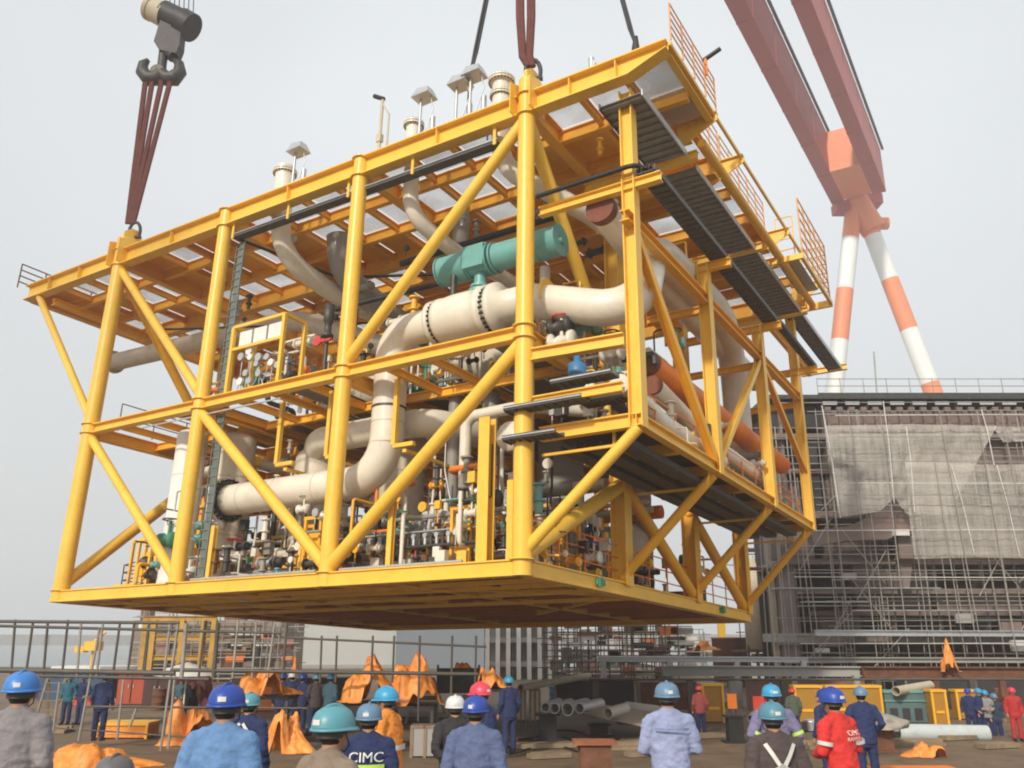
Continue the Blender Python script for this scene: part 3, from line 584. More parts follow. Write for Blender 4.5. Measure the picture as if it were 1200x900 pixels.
SM = [PIPE, PIPE, VESS, GALV, GALV, STEEL, STEEL, BLACK, YEL, YEL, YEL2, YEL2, RUST, PIPEG, VESS, PIPEG]
SM += SM+[RED, TEAL, ORANGE]
tiny('instrument', 98, -8.5, -.3, .55, 2.6, .6, 2.4, SM); tiny('fitting', 96, -12.5, -.3, 1.2, 4.4, .6, 3.4, SM); tiny('tube_fitting', 60, -12.6, -.4, 1.6, 5, ZM+.2, 8.6, SM)
tiny('process_fitting', 98, -12.8, -.3, .5, 2.2, .5, 1.6, SM); tiny('bay_fitting', 70, -17.5, -.5, 2.5, 8, 2.5, 6.0, SM); tiny('deck_valve', 70, -12, 0, 1.8, 6, ZM+.2, 9.8, SM)
tiny('deck_instrument', 60, .15, 2.8, .8, 15, ZP+.5, 5.6, SM+[ORANGE, ORANGE]); tiny('base_instrument', 50, -.9, -.2, 1, 16, .6, 2.6, SM); tiny('ceiling_fitting', 40, -18, 2, 1, 8, 11.2, 13, [PIPEG, STEEL, GALV, YEL2])
# handrails
def rail(pts, h=1.1, m=YEL2, n=3, r=.022, step=1.5, parent=None, name='handrail'):
    mb = MB(); pts = [Vector(p) for p in pts]
    for a, b in zip(pts, pts[1:]):
        for k in range(1, n+1): mb.tube([a+Vector((0, 0, h*k/n)), b+Vector((0, 0, h*k/n))], r, 6)
        K = max(1, round((b-a).length/step))
        for k in range(K+1): p = a.lerp(b, k/K); mb.tube([p, p+Vector((0, 0, h))], r*1.1, 6)
    return mb.build(name, m, parent or mod)
ORG = ORANGE
ORT = mat('orange_rail_paint', (.74, .36, .12), .5)
rail([(XT+.1, -.05, H), (XT+.1, 3.6, H)], 1.25, ORT, 5, .022, .9)
rail([(3.75, 3.6, H), (3.75, 6.2, H)], 1.2, ORT, 4, step=1); rail([(3.75, 6.4, H), (3.75, 11.5, H)], 1.2, ORT, 4, step=1); rail([(XT+.35, 12.6, H-.9), (XT+.35, 17.2, H-.9), (3.8, 17.2, H-.9)], 2.6, ORT, 6, .03, .9)
part('basket_rim', MB().beam((XT+.35, 12.4, H-.95), (XT+.35, 17.4, H-.95), .12, .16), YEL); part('basket_rim', MB().beam((3.6, 12.4, H-.95), (XT+.4, 12.4, H-.95), .12, .22), YEL); part('basket_rim', MB().beam((3.6, 17.4, H-.95), (XT+.4, 17.4, H-.95), .12, .3), YEL)
rail([(3.8, 13, H-.7), (XT, 13, H-.7)], 1.9, YEL, 4, .025, .8)
rail([(XL-.4, -.35, H-.05), (XL-.4, 4.2, H-.05)], 1.15, RUST, 4, .03, 1.1); rail([(-24, .3, H), (-23.3, .3, H)], .35, GALV, 2); rail([(-11.4, .3, H), (-10.9, .3, H)], .35, GALV, 2)
rail([(-.15, .6, .4), (-.15, 17.4, .4)], 1.15, ORG, 3); rail([(XO-.3, .8, ZP+.3), (XO-.3, 17.2, ZP+.3)], 1.0, ORG, 3)
rail([(-19.1, 6.5, .4), (-19.1, 2.2, .4), (-16, 1.2, .4)], 1.15, RUST, 4); rail([(-19.1, 1, ZM), (-19.1, 5.6, ZM)], 1.1, RUST, 2)
rail([(-19.2, 8, ZM), (-19.2, 16, ZM), (-13, 17, ZM)], 1.1, RUST, 2, step=2.4); rail([(-19, 12, .4), (-19, 17, .4)], 1.1, ORG, 3)
rail([(-.3, 1.3, ZM), (-.3, 5.4, ZM)], 1.1, ORG, 3)
for (x, y, z0, z1, w) in ((-18.2, 4.2, ZM, ZM+3.3, 0), (-17.9, 3.4, 3.4, 5.2, 0), (-16.5, 3.4, 2.2, 4.6, 0)):
    m = MB(); m.hcol((x, y, z0), (x, y, z1), .16, .02); m.beam((x, y, z1-.6), (x+1.0, y, z1-.6), .08, .08); part('support_post', m, YEL2)
for y in (3.2,): ib('side_platform', (-18.3, y, 4.55), (-14.8, y, 4.55), .3, .25, YEL); part('side_platform', MB().b2((-18, 3.2, 3.7), (-15, 5.5, 3.9)), YEL2)
part('equipment_cabinet', MB().box((-17.0, 2.3, 1.3), (.7, .5, 1.0)), RUST)
# lamps, hoods, posts above the top deck
def post_lamp(x, y, z, h, m=GALV):
    p = MB(); p.tube([(x, y, z), (x, y, z+h)], .06, 10); p.tube([(x+.35, y, z), (x+.35, y, z+h*.75)], .035, 8); p.tube([(x+.35, y, z+h*.75), (x, y, z+h*.95)], .03, 8); p.box((x, y, z+h*.45), (.2, .16, .3))
    o = part('lamp_post', p, CREAM); part('lamp', MB().tube([(x-.4, y, z+h+.3), (x+.05, y, z+h)], .08, 10), BLACK, parent=o)
post_lamp(-6.45, .8, H, 2.95)
p = MB(); p.tube([(XT+.1, 2.9, H+.9), (XT+.1, 2.9, H+1.5)], .05, 8); o = part('lamp_post', p, ORANGE); part('lamp', MB().tube([(XT+.0, 2.9, H+1.45), (XT+.55, 3.0, H+1.75)], .07, 10), BLACK, parent=o)
for (x, y, h) in ((-10.6, .8, 2.15), (-4.7, .8, 2.25), (-3.2, .8, 2.15), (-2.65, .8, 2.3)):
    m = MB(); m.tube([(x, y, H), (x, y, H+h)], .05, 8); m.tube([(x+.55, y, H), (x+.55, y, H+h*.6)], .09, 8); m.tube([(x+.25, y, H+h*.4), (x+.55, y, H+h*.75), (x+.4, y, H+h)], .02, 6); o = part('hooded_instrument', m, GALV)
    hd = MB(); zc = H+h; hd.add([(x-.22, y-.3, zc), (x+.5, y-.3, zc), (x+.5, y+.3, zc), (x-.22, y+.3, zc), (x-.1, y-.15, zc+.42), (x+.38, y-.15, zc+.34), (x+.38, y+.15, zc+.34), (x-.1, y+.15, zc+.42)], [(3, 2, 1, 0), (4, 5, 6, 7), (0, 1, 5, 4), (1, 2, 6, 5), (2, 3, 7, 6), (3, 0, 4, 7)])
    part('rain_hood', hd, GALV, parent=o)
m = MB(); m.tube([(2.0, .3, H), (2.0, .3, H+.75)], .09, 8); m.disc((2.0, .3, H+.5), (0, 1, 0), .14, .12); part('relief_valve', m, GALV)
for k in range(5): x = -2.2+k*.25; part('small_fitting', MB().tube([(x, 1.2, H), (x+.05, 1.2, H+.9), (x+.2, 1.2, H+.7)], .03, 6), STEEL)
del nx

# ------------------------------------------------------------------ lifting gear
def WL(x, y, z): return M_MOD @ Vector((x, y, z))
def shackle(name, c, label, s=.42):
    m = MB(); m.tube([c+Vector((math.cos(a)*s*.55, 0, math.sin(a)*s)) for a in [(-.25+k*.125)*math.pi for k in range(13)]], s*.16, 10)
    m.tube([c+Vector((-s*.7, 0, -s*.62)), c+Vector((s*.7, 0, -s*.62))], s*.17, 10); return tag(m.build(name, HOOKM), label, 'shackle', 'shackles on the module padeyes')
tips = []
pA = WL(-19.3, .35, H+1.1); pB = WL(0, .35, H+1.15)
shackle('shackle', pA, 'dark shackle on the padeye at the left end of the module')
shackle('shackle', pB, 'dark shackle on the padeye over the front corner column')
hk = W(187, 84, Y=pA.y+.4)
# hook block
hb_ = empty('crane_hook_block', 'black crane hook block with a double hook above the left corner', 'hook block', hk)
def lp(u, v, dy=0): return W(u, v, Y=hk.y+dy)-hk
m = MB(); s = 32/1003
ax = (lp(222, 32)-lp(185, 14)).normalized(); a0, a1 = lp(192, 16), lp(222, 30)
m.tube([a0, a1], [.60, .58], 24); m.tube([lp(213, 26), lp(225, 33)], .66, 24)
m.quad([lp(188, 22, -.3), lp(212, 34, -.3), lp(210, 52, -.3), lp(206, 62, -.3), lp(186, 58, -.3), lp(180, 48, -.3)], .6, (0, 1, 0)); m.build('block_body', HOOKM, hb_)
m = MB(); m.tube([lp(176, 10), lp(194, 18)], [.52, .6], 20); m.disc(lp(177, 10), ax, .58, .18); m.build('motor_cover', CREAM, hb_)
m = MB(); m.tube([lp(192, 58), lp(189, 84)], .2, 12); m.tube([lp(196, 60), lp(204, 66)], .3, 10)
for sg in (-1, 1):
    pts = [lp(189, 86), lp(189+sg*6, 92), lp(189+sg*15, 92), lp(189+sg*22, 84), lp(189+sg*21, 75), lp(189+sg*15, 70)]
    m.tube(pts, [.3, .34, .36, .3, .22, .1], 12)
m.disc(lp(186, 86), (0, 1, 0), .3, .5); m.build('double_hook', STEEL, hb_)
m = MB()
for k in range(7): u = 193+k*5.5; m.tube([lp(u, 14+k*2), lp(u+3.5, -70)], .022, 6)
m.build('hoist_rope', BLACK, hb_)
m = MB()
for (u0, u1, v0) in ((171, 149.5, 90), (179, 151, 92), (191, 153, 88), (202, 156, 86)):
    for dx in (-1.2, 1.2): m.tube([W(u0+dx, v0, Y=hk.y-.1), W(u1+dx*.8, 262, Y=pA.y)], .078, 8)
tag(m.build('lifting_sling', SLING), 'bundle of red brown round slings hanging from the black double hook', 'sling', 'lifting slings')
m = MB(); top = W(616, -120, Y=pB.y+.3)
for du in (-9.5, -6, 4, 7.5): m.tube([W(616+du, -120, Y=pB.y+.3), W(616+du*.95+1, 20, Y=pB.y+.2), W(617+du*.6, 66, Y=pB.y), W(622+du*.35, 78, Y=pB.y)], .098, 10)
tag(m.build('lifting_sling', SLING), 'pair of thick red brown slings above the front corner column', 'sling', 'lifting slings')
for (u0, v0, u1, v1, lab, dep) in ((551, 92, 576, -30, 'single black wire sling behind the two grey rain hoods', 29), (745, 57, 720, -35, 'black wire sling over the right part of the top girder', 30)):
    m = MB(); a = W(u0, v0, Y=dep); b = W(u1, v1, Y=dep); e = (u0+(u1-u0)*.25, v0+(v1-v0)*.25)
    for d in (-1.6, 1.6): m.tube([W(u0-3, v0+40, Y=dep), W(u0, v0-4, Y=dep), W(e[0]+d, e[1], Y=dep), W(u1+d, v1, Y=dep)], .055, 8)
    m.tube([W(u0-1, v0+14, Y=dep), W(u0, v0, Y=dep), W(u0, v0-14, Y=dep)], [.12, .17, .09], 8)
    tag(m.build('lifting_sling', SLINGB), lab, 'sling', 'lifting slings')

# ------------------------------------------------------------------ gantry crane
gc = empty('gantry_crane', 'giant red gantry crane with orange and white banded legs', 'crane', (66, 150, 0))
def Wg(u, v, **k): return W(u, v, **k)-Vector((66, 150, 0))
zB = 84.0; dirv = Vector((W(975, 240, Z=zB)-W(842, 0, Z=zB))); dirv.z = 0
P1 = W(975, 240, Z=zB); P1o = W(842, 0, Z=zB); P2 = W(1037, 221, Z=zB); P2o = W(956, 0, Z=zB)
d1 = (P1o-P1).normalized(); d2 = (P2o-P2).normalized(); dm = (d1+d2).normalized(); sd = Vector((-dm.y, dm.x, 0)) if (P2-P1).dot(Vector((-dm.y, dm.x, 0))) > 0 else Vector((dm.y, -dm.x, 0))
wid = (P2-P1).dot(sd); gw = wid*.24; Ln = 260; hG = 9.0
def off(v): return v-Vector((66, 150, 0))
for i, base in enumerate((P1, P1+sd*(wid-gw))):
    a = base; pts = [a, a+sd*gw, a+sd*gw+dm*Ln, a+dm*Ln]
    m = MB(); m.quad([off(p) for p in pts], hG, (0, 0, 1))
    for k in range(1, 18):
        c0 = a+dm*(k*12)-sd*.06-Vector((0, 0, .06)); m.quad([off(p) for p in (c0, c0+sd*(gw+.12), c0+sd*(gw+.12)+dm*.25, c0+dm*.25)], hG+.12, (0, 0, 1))
    o = m.build('girder', CRANE, gc)
    m = MB(); m.beam(off(a+sd*(gw+.4)+Vector((0, 0, hG))), off(a+sd*(gw+.4)+dm*Ln+Vector((0, 0, hG))), .45, .3); m.build('girder_walkway', STEEL, o)
m = MB(); a = P1+sd*gw; b = P1+sd*(wid-gw); e0 = dm*1.0; e1 = dm*13
m.quad([off(p) for p in (a+e0, b+e0, b+e1, a+e1)], hG*.9, (0, 0, 1)); m.build('cross_girder', CRANEO, gc)
top = W(1003, 238, Y=150)
def leg(u0, v0, u1, v1, stops, r, name='leg'):
    o = None; ps = [Wg(u0, v0, Y=150)]
    for k, (f, mm) in enumerate(stops):
        f0 = stops[k-1][0] if k else 0
        a = Wg(u0, v0, Y=150).lerp(Wg(u1, v1, Y=150), f0); b = Wg(u0, v0, Y=150).lerp(Wg(u1, v1, Y=150), f)
        m = MB().tube([a, b], r, 24); q_ = m.build('leg' if o is None else 'paint_band', mm, o or gc)
        if o is None: o = q_
leg(1001, 236, 962, 610, ((.13, CRANEO), (.30, CRANEW), (.465, CRANEO), (.65, CRANEW), (.8, CRANEO), (1, CRANEW)), 1.55)
leg(1008, 238, 1150, 606, ((.115, CRANEO), (.265, CRANEW), (.43, CRANEO), (.60, CRANEW), (.72, CRANEO), (1, CRANEW)), 1.6)
m = MB(); m.tube([Wg(1000, 232, Y=150), Wg(1024, 270, Y=150)], 2.4, 16); m.tube([Wg(1018, 262, Y=150), Wg(1040, 262, Y=150)], 1.2, 12); m.build('leg_joint', CRANEO, gc)
for b_, d_ in ((Wg(985, 244, Y=150), (2.5, 3, 2)), (Wg(1022, 236, Y=152), (3, 3, 2))): MB().box(b_, d_).build('machinery_house', CRANE, gc)

# ------------------------------------------------------------------ hull under construction on the right
YH = 50.0
hull = empty('ship_hull_block', 'dark brown ship hull block under construction behind scaffolding', 'hull', (15.5, YH, 0))
ho = Vector((15.5, YH, 0))
def hp(name, mb, m, label=None):
    mb.v = [(v[0]-ho.x, v[1]-ho.y, v[2]-ho.z) for v in mb.v]; return tag(mb.build(name, m, hull), label)
def zat(v, Y=YH, u=1050): return W(u, v, Y=Y).z
XA = W(905, 480, Y=YH).x; XB = 44
ztop = zat(464); zr = zat(470)
m = MB(); m.b2((XA-.4, YH-.3, ztop-.25), (XB, YH+12, ztop)); m.b2((XA+2.8, YH-.3, ztop-.1), (XB, YH-.1, ztop+.12)); hp('top_deck', m, STEEL)
m = MB(); m.b2((XA+3.1, YH, zat(505)), (XB, YH+.2, ztop-.9))
x = XA+3.2
while x < XB: m.b2((x, YH-.22, zat(503)), (x+.12, YH, ztop-1.0)); m.b2((x-.1, YH-.24, zat(482)), (x+.25, YH-.0, zat(478))); x += .72
hp('side_plating', m, HULLB)
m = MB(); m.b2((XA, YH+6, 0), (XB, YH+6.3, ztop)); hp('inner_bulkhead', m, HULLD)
for i, (v, t, d) in enumerate(((508, .25, 0), (548, .3, .2), (600, .35, 0), (655, .3, 0), (690, .3, -.5), (716, .25, -.3), (742, .5, -.8), (770, .3, -.6))):
    z = zat(v); m = MB(); m.b2((XA+(i % 3)*.6, YH+d, z-t), (XB, YH+6, z)); hp('deck', m, HULLB if i % 2 else CONC if i == 6 else HULL)
x = XA+.5; k = 0
while x < XB:
    m = MB(); z0 = zat(770); m.b2((x, YH+.5, z0), (x+.18, YH+6, ztop-.3)); hp('frame_rib', m, HULL); x += 2.7; k += 1
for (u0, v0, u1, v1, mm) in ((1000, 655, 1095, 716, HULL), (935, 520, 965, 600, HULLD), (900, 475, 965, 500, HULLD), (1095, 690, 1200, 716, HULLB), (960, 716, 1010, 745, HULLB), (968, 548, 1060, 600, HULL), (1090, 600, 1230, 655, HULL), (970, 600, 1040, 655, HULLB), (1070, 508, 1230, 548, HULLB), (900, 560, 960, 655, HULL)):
    a, b = W(u0, v0, Y=YH+.4), W(u1, v1, Y=YH+.4); m = MB(); m.b2((a.x, YH+.35+rnd.random(), b.z), (b.x, YH+1.6, a.z)); hp('plating_panel', m, mm)
# top rail
m = MB(); z = ztop+.12
for dz in (.45, .9): m.tube([(XA-ho.x+2.8, -.2, z+dz), (XB-ho.x, -.2, z+dz)], .025, 6)
x = XA+2.8
while x < XB: m.tube([(x-ho.x, -.2, z), (x-ho.x, -.2, z+.95)], .025, 6); x += 1.4
m.build('handrail', TUBE, hull)
m = MB(); x = XA+3.0
while x < XB: m.b2((x, YH-.26, ztop-.62), (x+.85, YH-.22, ztop-.42)); x += 1.35
hp('slot_daylight_strip', m, GALV)  # solid pale strips, coloured as daylight showing through gaps below the deck
# torn hanging plates
m = MB(); pts = [W(u, v, Y=YH-1.6) for u, v in ((950, 622), (1000, 616), (1044, 592), (1050, 606), (1098, 597), (1102, 603), (1066, 622), (1040, 632), (990, 634), (955, 640))]
m.quad(pts, .9, (0, 1, 0)); hp('torn_bracket', m, HULLB, 'ragged brown plate edge sticking out of the hull')
m = MB(); pts = [W(u, v, Y=YH-1.2) for u, v in ((1052, 625), (1076, 620), (1070, 655), (1066, 690), (1056, 692))]; m.quad(pts, .5, (0, 1, 0)); hp('torn_bracket', m, HULL)

# scaffold
sc = empty('scaffold', 'tall grey tube scaffold standing against the brown hull', 'scaffold', (15.5, 48, 0)); so = Vector((15.5, 48, 0))
x = 14.0; k = 0; RS = random.Random(5)
xs_ = []
while x < 39:
    for yy in (48.0, 49.2):
        lean = RS.uniform(-.25, .25); m = MB().tube([(x-so.x, yy-48, 0), (x+lean-so.x, yy-48, zat(RS.choice([480, 500, 520, 600, 560]), yy))], .035, 6); m.build('pole', TUBE, sc)
    xs_.append(x); x += RS.choice([.6, 1.0, 1.4, 2.0])
for i in range(34):
    z = .9+i*.47+RS.uniform(-.12, .12); y = RS.choice([0, 1.2]); x0 = RS.choice([-1.3, -1, 2, 0]); m = MB().tube([(x0, y-.05, z), (24, y-.05, z+RS.uniform(-.15, .15))], .03, 6); m.build('ledger', TUBE, sc)
for i, (x0, x1, v) in enumerate(((.5, 4, 706), (2, 24, 742), (-1, 8, 690), (6, 24, 655), (3, 14, 716), (0, 24, 766), (1, 4, 520))):
    m = MB().b2((x0, .15, zat(v, 48.5)), (x1, 1.1, zat(v, 48.5)+.05)); m.build('board_walk', BOARD if i % 2 else GALV, sc)
for i in range(22):
    x = RS.uniform(0, 20); z = RS.uniform(.5, 12); MB().tube([(x, -.1, z), (x+RS.choice([-2, 2, 3]), -.1, z+2.8)], .028, 6).build('diagonal_tube', TUBE, sc)
for x in (2.3, 4.3):   # ladders
    m = MB(); z0, z1 = 1.6, 5.2
    for s in (0, .45): m.tube([(x+s, -.2, z0), (x+s+.1, -.2, z1)], .025, 6)
    for j in range(12): m.tube([(x+j*.008, -.2, z0+j*.3), (x+.45+j*.008, -.2, z0+j*.3)], .018, 5)
    m.build('ladder', TUBE, sc)
for i, v in enumerate((487, 512, 541, 566, 580, 592, 622, 640, 668, 676, 700, 728, 754)): MB().tube([(-.5 if v > 600 else 2.6, -1.5, zat(v, 46.5)), (25, -1.5, zat(v+RS.uniform(-3, 3), 46.5, 1200))], .022, 6).build('outer_ledger', WHITE if i % 3 == 0 else TUBE, sc)
for i in range(16): x = .4+i*1.45+RS.uniform(-.4, .4); MB().tube([(x, -1.55, 0), (x+RS.uniform(-.5, .2), -1.55, zat(RS.choice([520, 560, 600, 480]), 46.5))], .026, 6).build('outer_pole', TUBE, sc)
for i in range(18): x, z = RS.uniform(0, 20), RS.uniform(1.5, 9); MB().b2((x, .2, z), (x+RS.uniform(.3, 1.4), .4, z+RS.uniform(.2, .8))).build('stored_panel', RS.choice([WHITE, HULLB, CONC, HULLD, BOARD]), sc)
# nets
def net(pts_top, pts_bot, Y, name, label, seed):
    n = 26; mrows = 22; m = MB(); vs = []
    for j in range(mrows+1):
        for i in range(n+1):
            f = i/n*(len(pts_top)-1); a = int(min(f, len(pts_top)-2)); f -= a
            t = Vector(pts_top[a]).lerp(Vector(pts_top[a+1]), f)
            f = i/n*(len(pts_bot)-1); a = int(min(f, len(pts_bot)-2)); f -= a
            b = Vector(pts_bot[a]).lerp(Vector(pts_bot[a+1]), f); uv = t.lerp(b, j/mrows)
            p = W(uv.x, uv.y, Y=Y); p.y += .16*noise.noise(Vector((i*.35, j*.12, seed)))+.05*math.sin(i*1.9+j*.1); vs.append(p)
    vs = vs; fs = [(j*(n+1)+i, j*(n+1)+i+1, (j+1)*(n+1)+i+1, (j+1)*(n+1)+i) for j in range(mrows) for i in range(n)]
    m.add(vs, fs, True); o = m.build(name, NET, fix=False)
    return tag(o, label, 'net', 'safety nets on the hull scaffold')
net([(966, 499), (1070, 497), (1168, 499)], [(984, 606), (1030, 600), (1048, 583), (1062, 603), (1110, 606)], 47.6, 'safety_net', 'pale torn safety net over the upper left of the scaffold', 1)
net([(1060, 540), (1115, 543), (1172, 545), (1230, 543)], [(1072, 655), (1140, 653), (1200, 654), (1240, 656)], 47.2, 'safety_net', 'wide pale safety net hanging on the right part of the scaffold', 2)
net([(1164, 500), (1230, 500)], [(1176, 518), (1235, 516)], 47.7, 'safety_net', 'narrow strip of net at the upper right of the scaffold', 3)
for i, (u0, v0, u1, v1) in enumerate(((963, 475, 985, 607), (1062, 500, 1072, 600), (1115, 545, 1142, 650), (1168, 545, 1195, 652), (1035, 470, 1048, 590), (1150, 480, 1165, 545))):
    m = MB().tube([W(u0, v0, Y=47.1), W(u0*.6+u1*.4+1.5, v0*.6+v1*.4, Y=47.0), W(u1, v1, Y=47.0)], .025, 6)
    tag(m.build('net_rope', WHITE), 'white rope edging the safety nets on the scaffold', 'rope', 'ropes on the safety nets')
m = MB().tube([W(1022, 480, Y=60)-Vector((0, 0, 8)), W(1024, 412, Y=60)], .05, 6); tag(m.build('antenna_mast', TUBE), 'thin dark mast rising behind the hull between the crane legs', 'mast')

# ------------------------------------------------------------------ buildings under the module
bld = empty('warehouse', 'long pale warehouse with a blue grey end, behind the yard', 'building', W(400, 790, Y=95)*1.0); bo = bld.location.copy(); bo.z = 0; bld.location.z = 0
def bp(name, u0, v0, u1, v1, Y, dep, m_, par=None):
    a, b = W(u0, v0, Y=Y), W(u1, v1, Y=Y); mb = MB().b2((a.x-bo.x, Y-bo.y, 0 if v1 > 780 else b.z), (b.x-bo.x, Y+dep-bo.y, a.z)); return mb.build(name, m_, par or bld)
w = bp('wall', 330, 690, 466, 790, 95, 20, BWALL); bp('end_wall', 466.3, 690, 569, 790, 94, 22, GWALL); bp('plinth', 330, 779, 466, 790, 94.8, .2, CONC)
cf = empty('steel_frame_building', 'grey building frame with rows of white posts, half finished', 'building', W(600, 790, Y=70)); bo = cf.location.copy(); bo.z = 0; cf.location.z = 0
for v in (699, 747, 775): 
    a, b = W(568, v, Y=70), W(648, v+6, Y=70); MB().b2((a.x-bo.x, -.3, b.z), (b.x-bo.x, 6, a.z)).build('floor_slab', CONC, cf)
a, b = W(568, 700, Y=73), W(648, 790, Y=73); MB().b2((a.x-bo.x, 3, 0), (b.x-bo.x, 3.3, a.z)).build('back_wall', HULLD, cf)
for k in range(7):
    p = W(571+k*12, 700, Y=70); MB().b2((p.x-bo.x-.12, -.4, 0), (p.x-bo.x+.22, .0, p.z)).build('post', WHITE if k % 1 == 0 else CONC, cf)
    p = W(577+k*12, 700, Y=71); MB().b2((p.x-bo.x-.1, .8, 0), (p.x-bo.x+.3, 1.1, p.z)).build('pier', CONC, cf)
# rusty scaffold and steelwork behind the middle
def lattice(name, label, u0, v0, u1, v1, Y, nx_, nz_, m_, jit=.3, boards=3, seed=1, group=None, dep=2.5):
    rr = random.Random(seed); a, b = W(u0, v0, Y=Y), W(u1, v1, Y=Y); X0, X1, Z1 = a.x, b.x, a.z
    e = empty(name, label, 'scaffold', ((X0+X1)/2, Y, 0), group=group); c = e.location
    for i in range(nx_):
        x = X0+(X1-X0)*i/(nx_-1)+rr.uniform(-jit, jit)-c.x; y = rr.choice([0, dep]); MB().tube([(x, y, 0), (x+rr.uniform(-.2, .2), y, Z1*rr.uniform(.8, 1.05))], .045, 6).build('pole', m_, e)
    for j in range(nz_):
        z = Z1*(j+.6)/nz_; y = rr.choice([0, dep])-.06; MB().tube([(X0-c.x-rr.random(), y, z), (X1-c.x+rr.random(), y, z+rr.uniform(-.1, .1))], .04, 6).build('ledger', m_, e)
    for j in range(boards):
        z = Z1*rr.random(); x = rr.uniform(X0, (X0+X1)/2)-c.x; MB().b2((x, .1, z), (x+(X1-X0)*.45, dep-.2, z+.08)).build('board_walk', BOARD, e)
    for k in range(boards*2):
        x, z = rr.uniform(X0, X1)-c.x, Z1*rr.uniform(.05, .9); MB().b2((x, .3, z), (x+rr.uniform(.3, 1.6), 1.2, z+rr.uniform(.15, .9))).build('stored_part', rr.choice([RUST, HULLD, HULL, CONC, BOARD, BRICK, ORANGE, WHITE]), e)
    return e
lattice('scaffold', 'rusty scaffold bays behind the pipes under the module', 640, 690, 800, 800, 62, 34, 16, TUBED, boards=18, seed=3)
lattice('scaffold', 'light tube scaffold with clutter right of the pale posts', 650, 735, 835, 790, 75, 40, 9, TUBE, boards=16, seed=4)
lattice('scaffold', 'brown scaffold tower at the left end of the warehouse', 160, 715, 335, 800, 66, 34, 14, TUBE, boards=16, seed=5)
lattice('scaffold', 'low scaffold right of the brown round tank', 875, 640, 960, 780, 58, 10, 12, TUBE, boards=5, seed=8)
# workshop block seen behind the left scaffold
e = empty('site_workshop', 'cluttered brown workshop block behind the left scaffold', 'building', W(250, 790, Y=72)); c = e.location.copy(); e.location.z = c.z = 0
a, b = W(158, 722, Y=72), W(332, 800, Y=72); MB().b2((a.x-c.x, 0, 0), (b.x-c.x, 6, a.z*.93)).build('wall', mat('brown_shed_wall', (.25, .2, .16), .9, var=.4, scale=.6, dirt=(.08, .06, .05), dirt_amt=.8), e)
for k in range(6): p = W(270+k*10, 752, Y=71.8); MB().b2((p.x-c.x, -.25, p.z-.3), (p.x-c.x+.55, -.05, p.z)).build('window', HULLD, e)
for v in (742, 755, 766): a, b = W(268, v, Y=71.7), W(330, v+2, Y=71.7); MB().b2((a.x-c.x, -.4, b.z), (b.x-c.x, -.3, a.z)).build('shelf', WHITE, e)
# yellow steel skid on the far left
OCHS = mat('dull_ochre_steel', (.50, .29, .04), .6, var=.25, scale=1, dirt=(.2, .1, .03), dirt_amt=.6)
e = empty('yellow_steel_skid', 'yellow steel structure with posts inside the left scaffold', 'steelwork', W(210, 790, Y=58)); c = e.location.copy(); e.location.z = c.z = 0
for u in (172, 182, 215, 240, 252): p = W(u, 725, Y=58); MB().hcol((p.x-c.x, 0, 0), (p.x-c.x, 0, p.z), .3, .03).build('post', OCHS, e)
for v in (722, 745, 768): a, b = W(168, v, Y=58), W(255, v, Y=58); MB().ibeam((a.x-c.x, 0, a.z), (b.x-c.x, 0, a.z), .3, .25).build('beam', OCHS, e)
p = W(110, 757, Y=60); m = MB().box((p.x, 60, p.z), (.9, .9, .6)); m.box((p.x-.8, 60, p.z-.2), (.6, .8, .4)); m.tube([(p.x, 60, p.z+.3), (p.x+.7, 60, p.z+.9)], .08, 8); m.tube([(p.x, 60, 0), (p.x, 60, p.z)], .1, 8); tag(m.build('yellow_machine', YEL), 'small yellow machine on a post beyond the left railing', 'machine')
# tank and cream columns
p = G(845, 800); e = empty('round_tank', 'pinkish brown round tank below the right end of the module', 'tank', W(857, 790, Y=60)); e.location.z = 0
a = W(857, 747, Y=60); MB().lathe((0, 0, 0), [(0, .3), (1.15, .3), (1.15, a.z-.1), (1.2, a.z-.1), (1.2, a.z), (0, a.z+.02)], 30).build('shell', BRICK, e)
m = MB()
for k in range(5): m.b2((-1+.5*k-.05, -1.2, 0), (-1+.5*k+.05, -1.0, .3))
m.build('foot', STEEL, e)
e = empty('cream_silo', 'cream silo with a steel skirt behind the right corner of the module', 'silo', W(893, 790, Y=57)); e.location.z = 0; zz = W(893, 662, Y=57).z
MB().lathe((0, 0, 0), [(0, 2.2), (.85, 2.4), (.85, zz), (0, zz+.5)], 26).build('shell', CREAM, e)
for k in range(5): x = -.8+k*.5; MB().tube([(x, -.3, 0), (x, -.3, 2.6)], .08, 8).build('leg', WHITE if k == 2 else RUST, e)
MB().b2((-1.6, -.9, 2.2), (1.6, .9, 2.35)).build('skirt_platform', RUST, e)
e = empty('cream_post_frame', 'tall cream square posts beside the silo', 'steelwork', W(915, 790, Y=54)); e.location.z = 0
for u in (905, 917): x = W(u, 700, Y=54).x-e.location.x; MB().b2((x-.15, -.15, 0), (x+.15, .15, W(u, 665, Y=54).z)).build('post', CREAM, e)
MB().b2((-1.6, -.3, W(915, 668, Y=54).z), (2.2, .4, W(915, 665, Y=54).z)).build('roof_beam', RUST, e)
m = MB().b2((W(842, 735, Y=64).x, 64, 0), (W(850, 735, Y=64).x, 64.4, W(846, 722, Y=64).z)); m.box((W(846, 722, Y=64).x, 64.2, W(846, 722, Y=64).z), (1.2, .5, .12)); tag(m.build('yellow_post', YEL), 'yellow post rising behind the round brown tank', 'post')

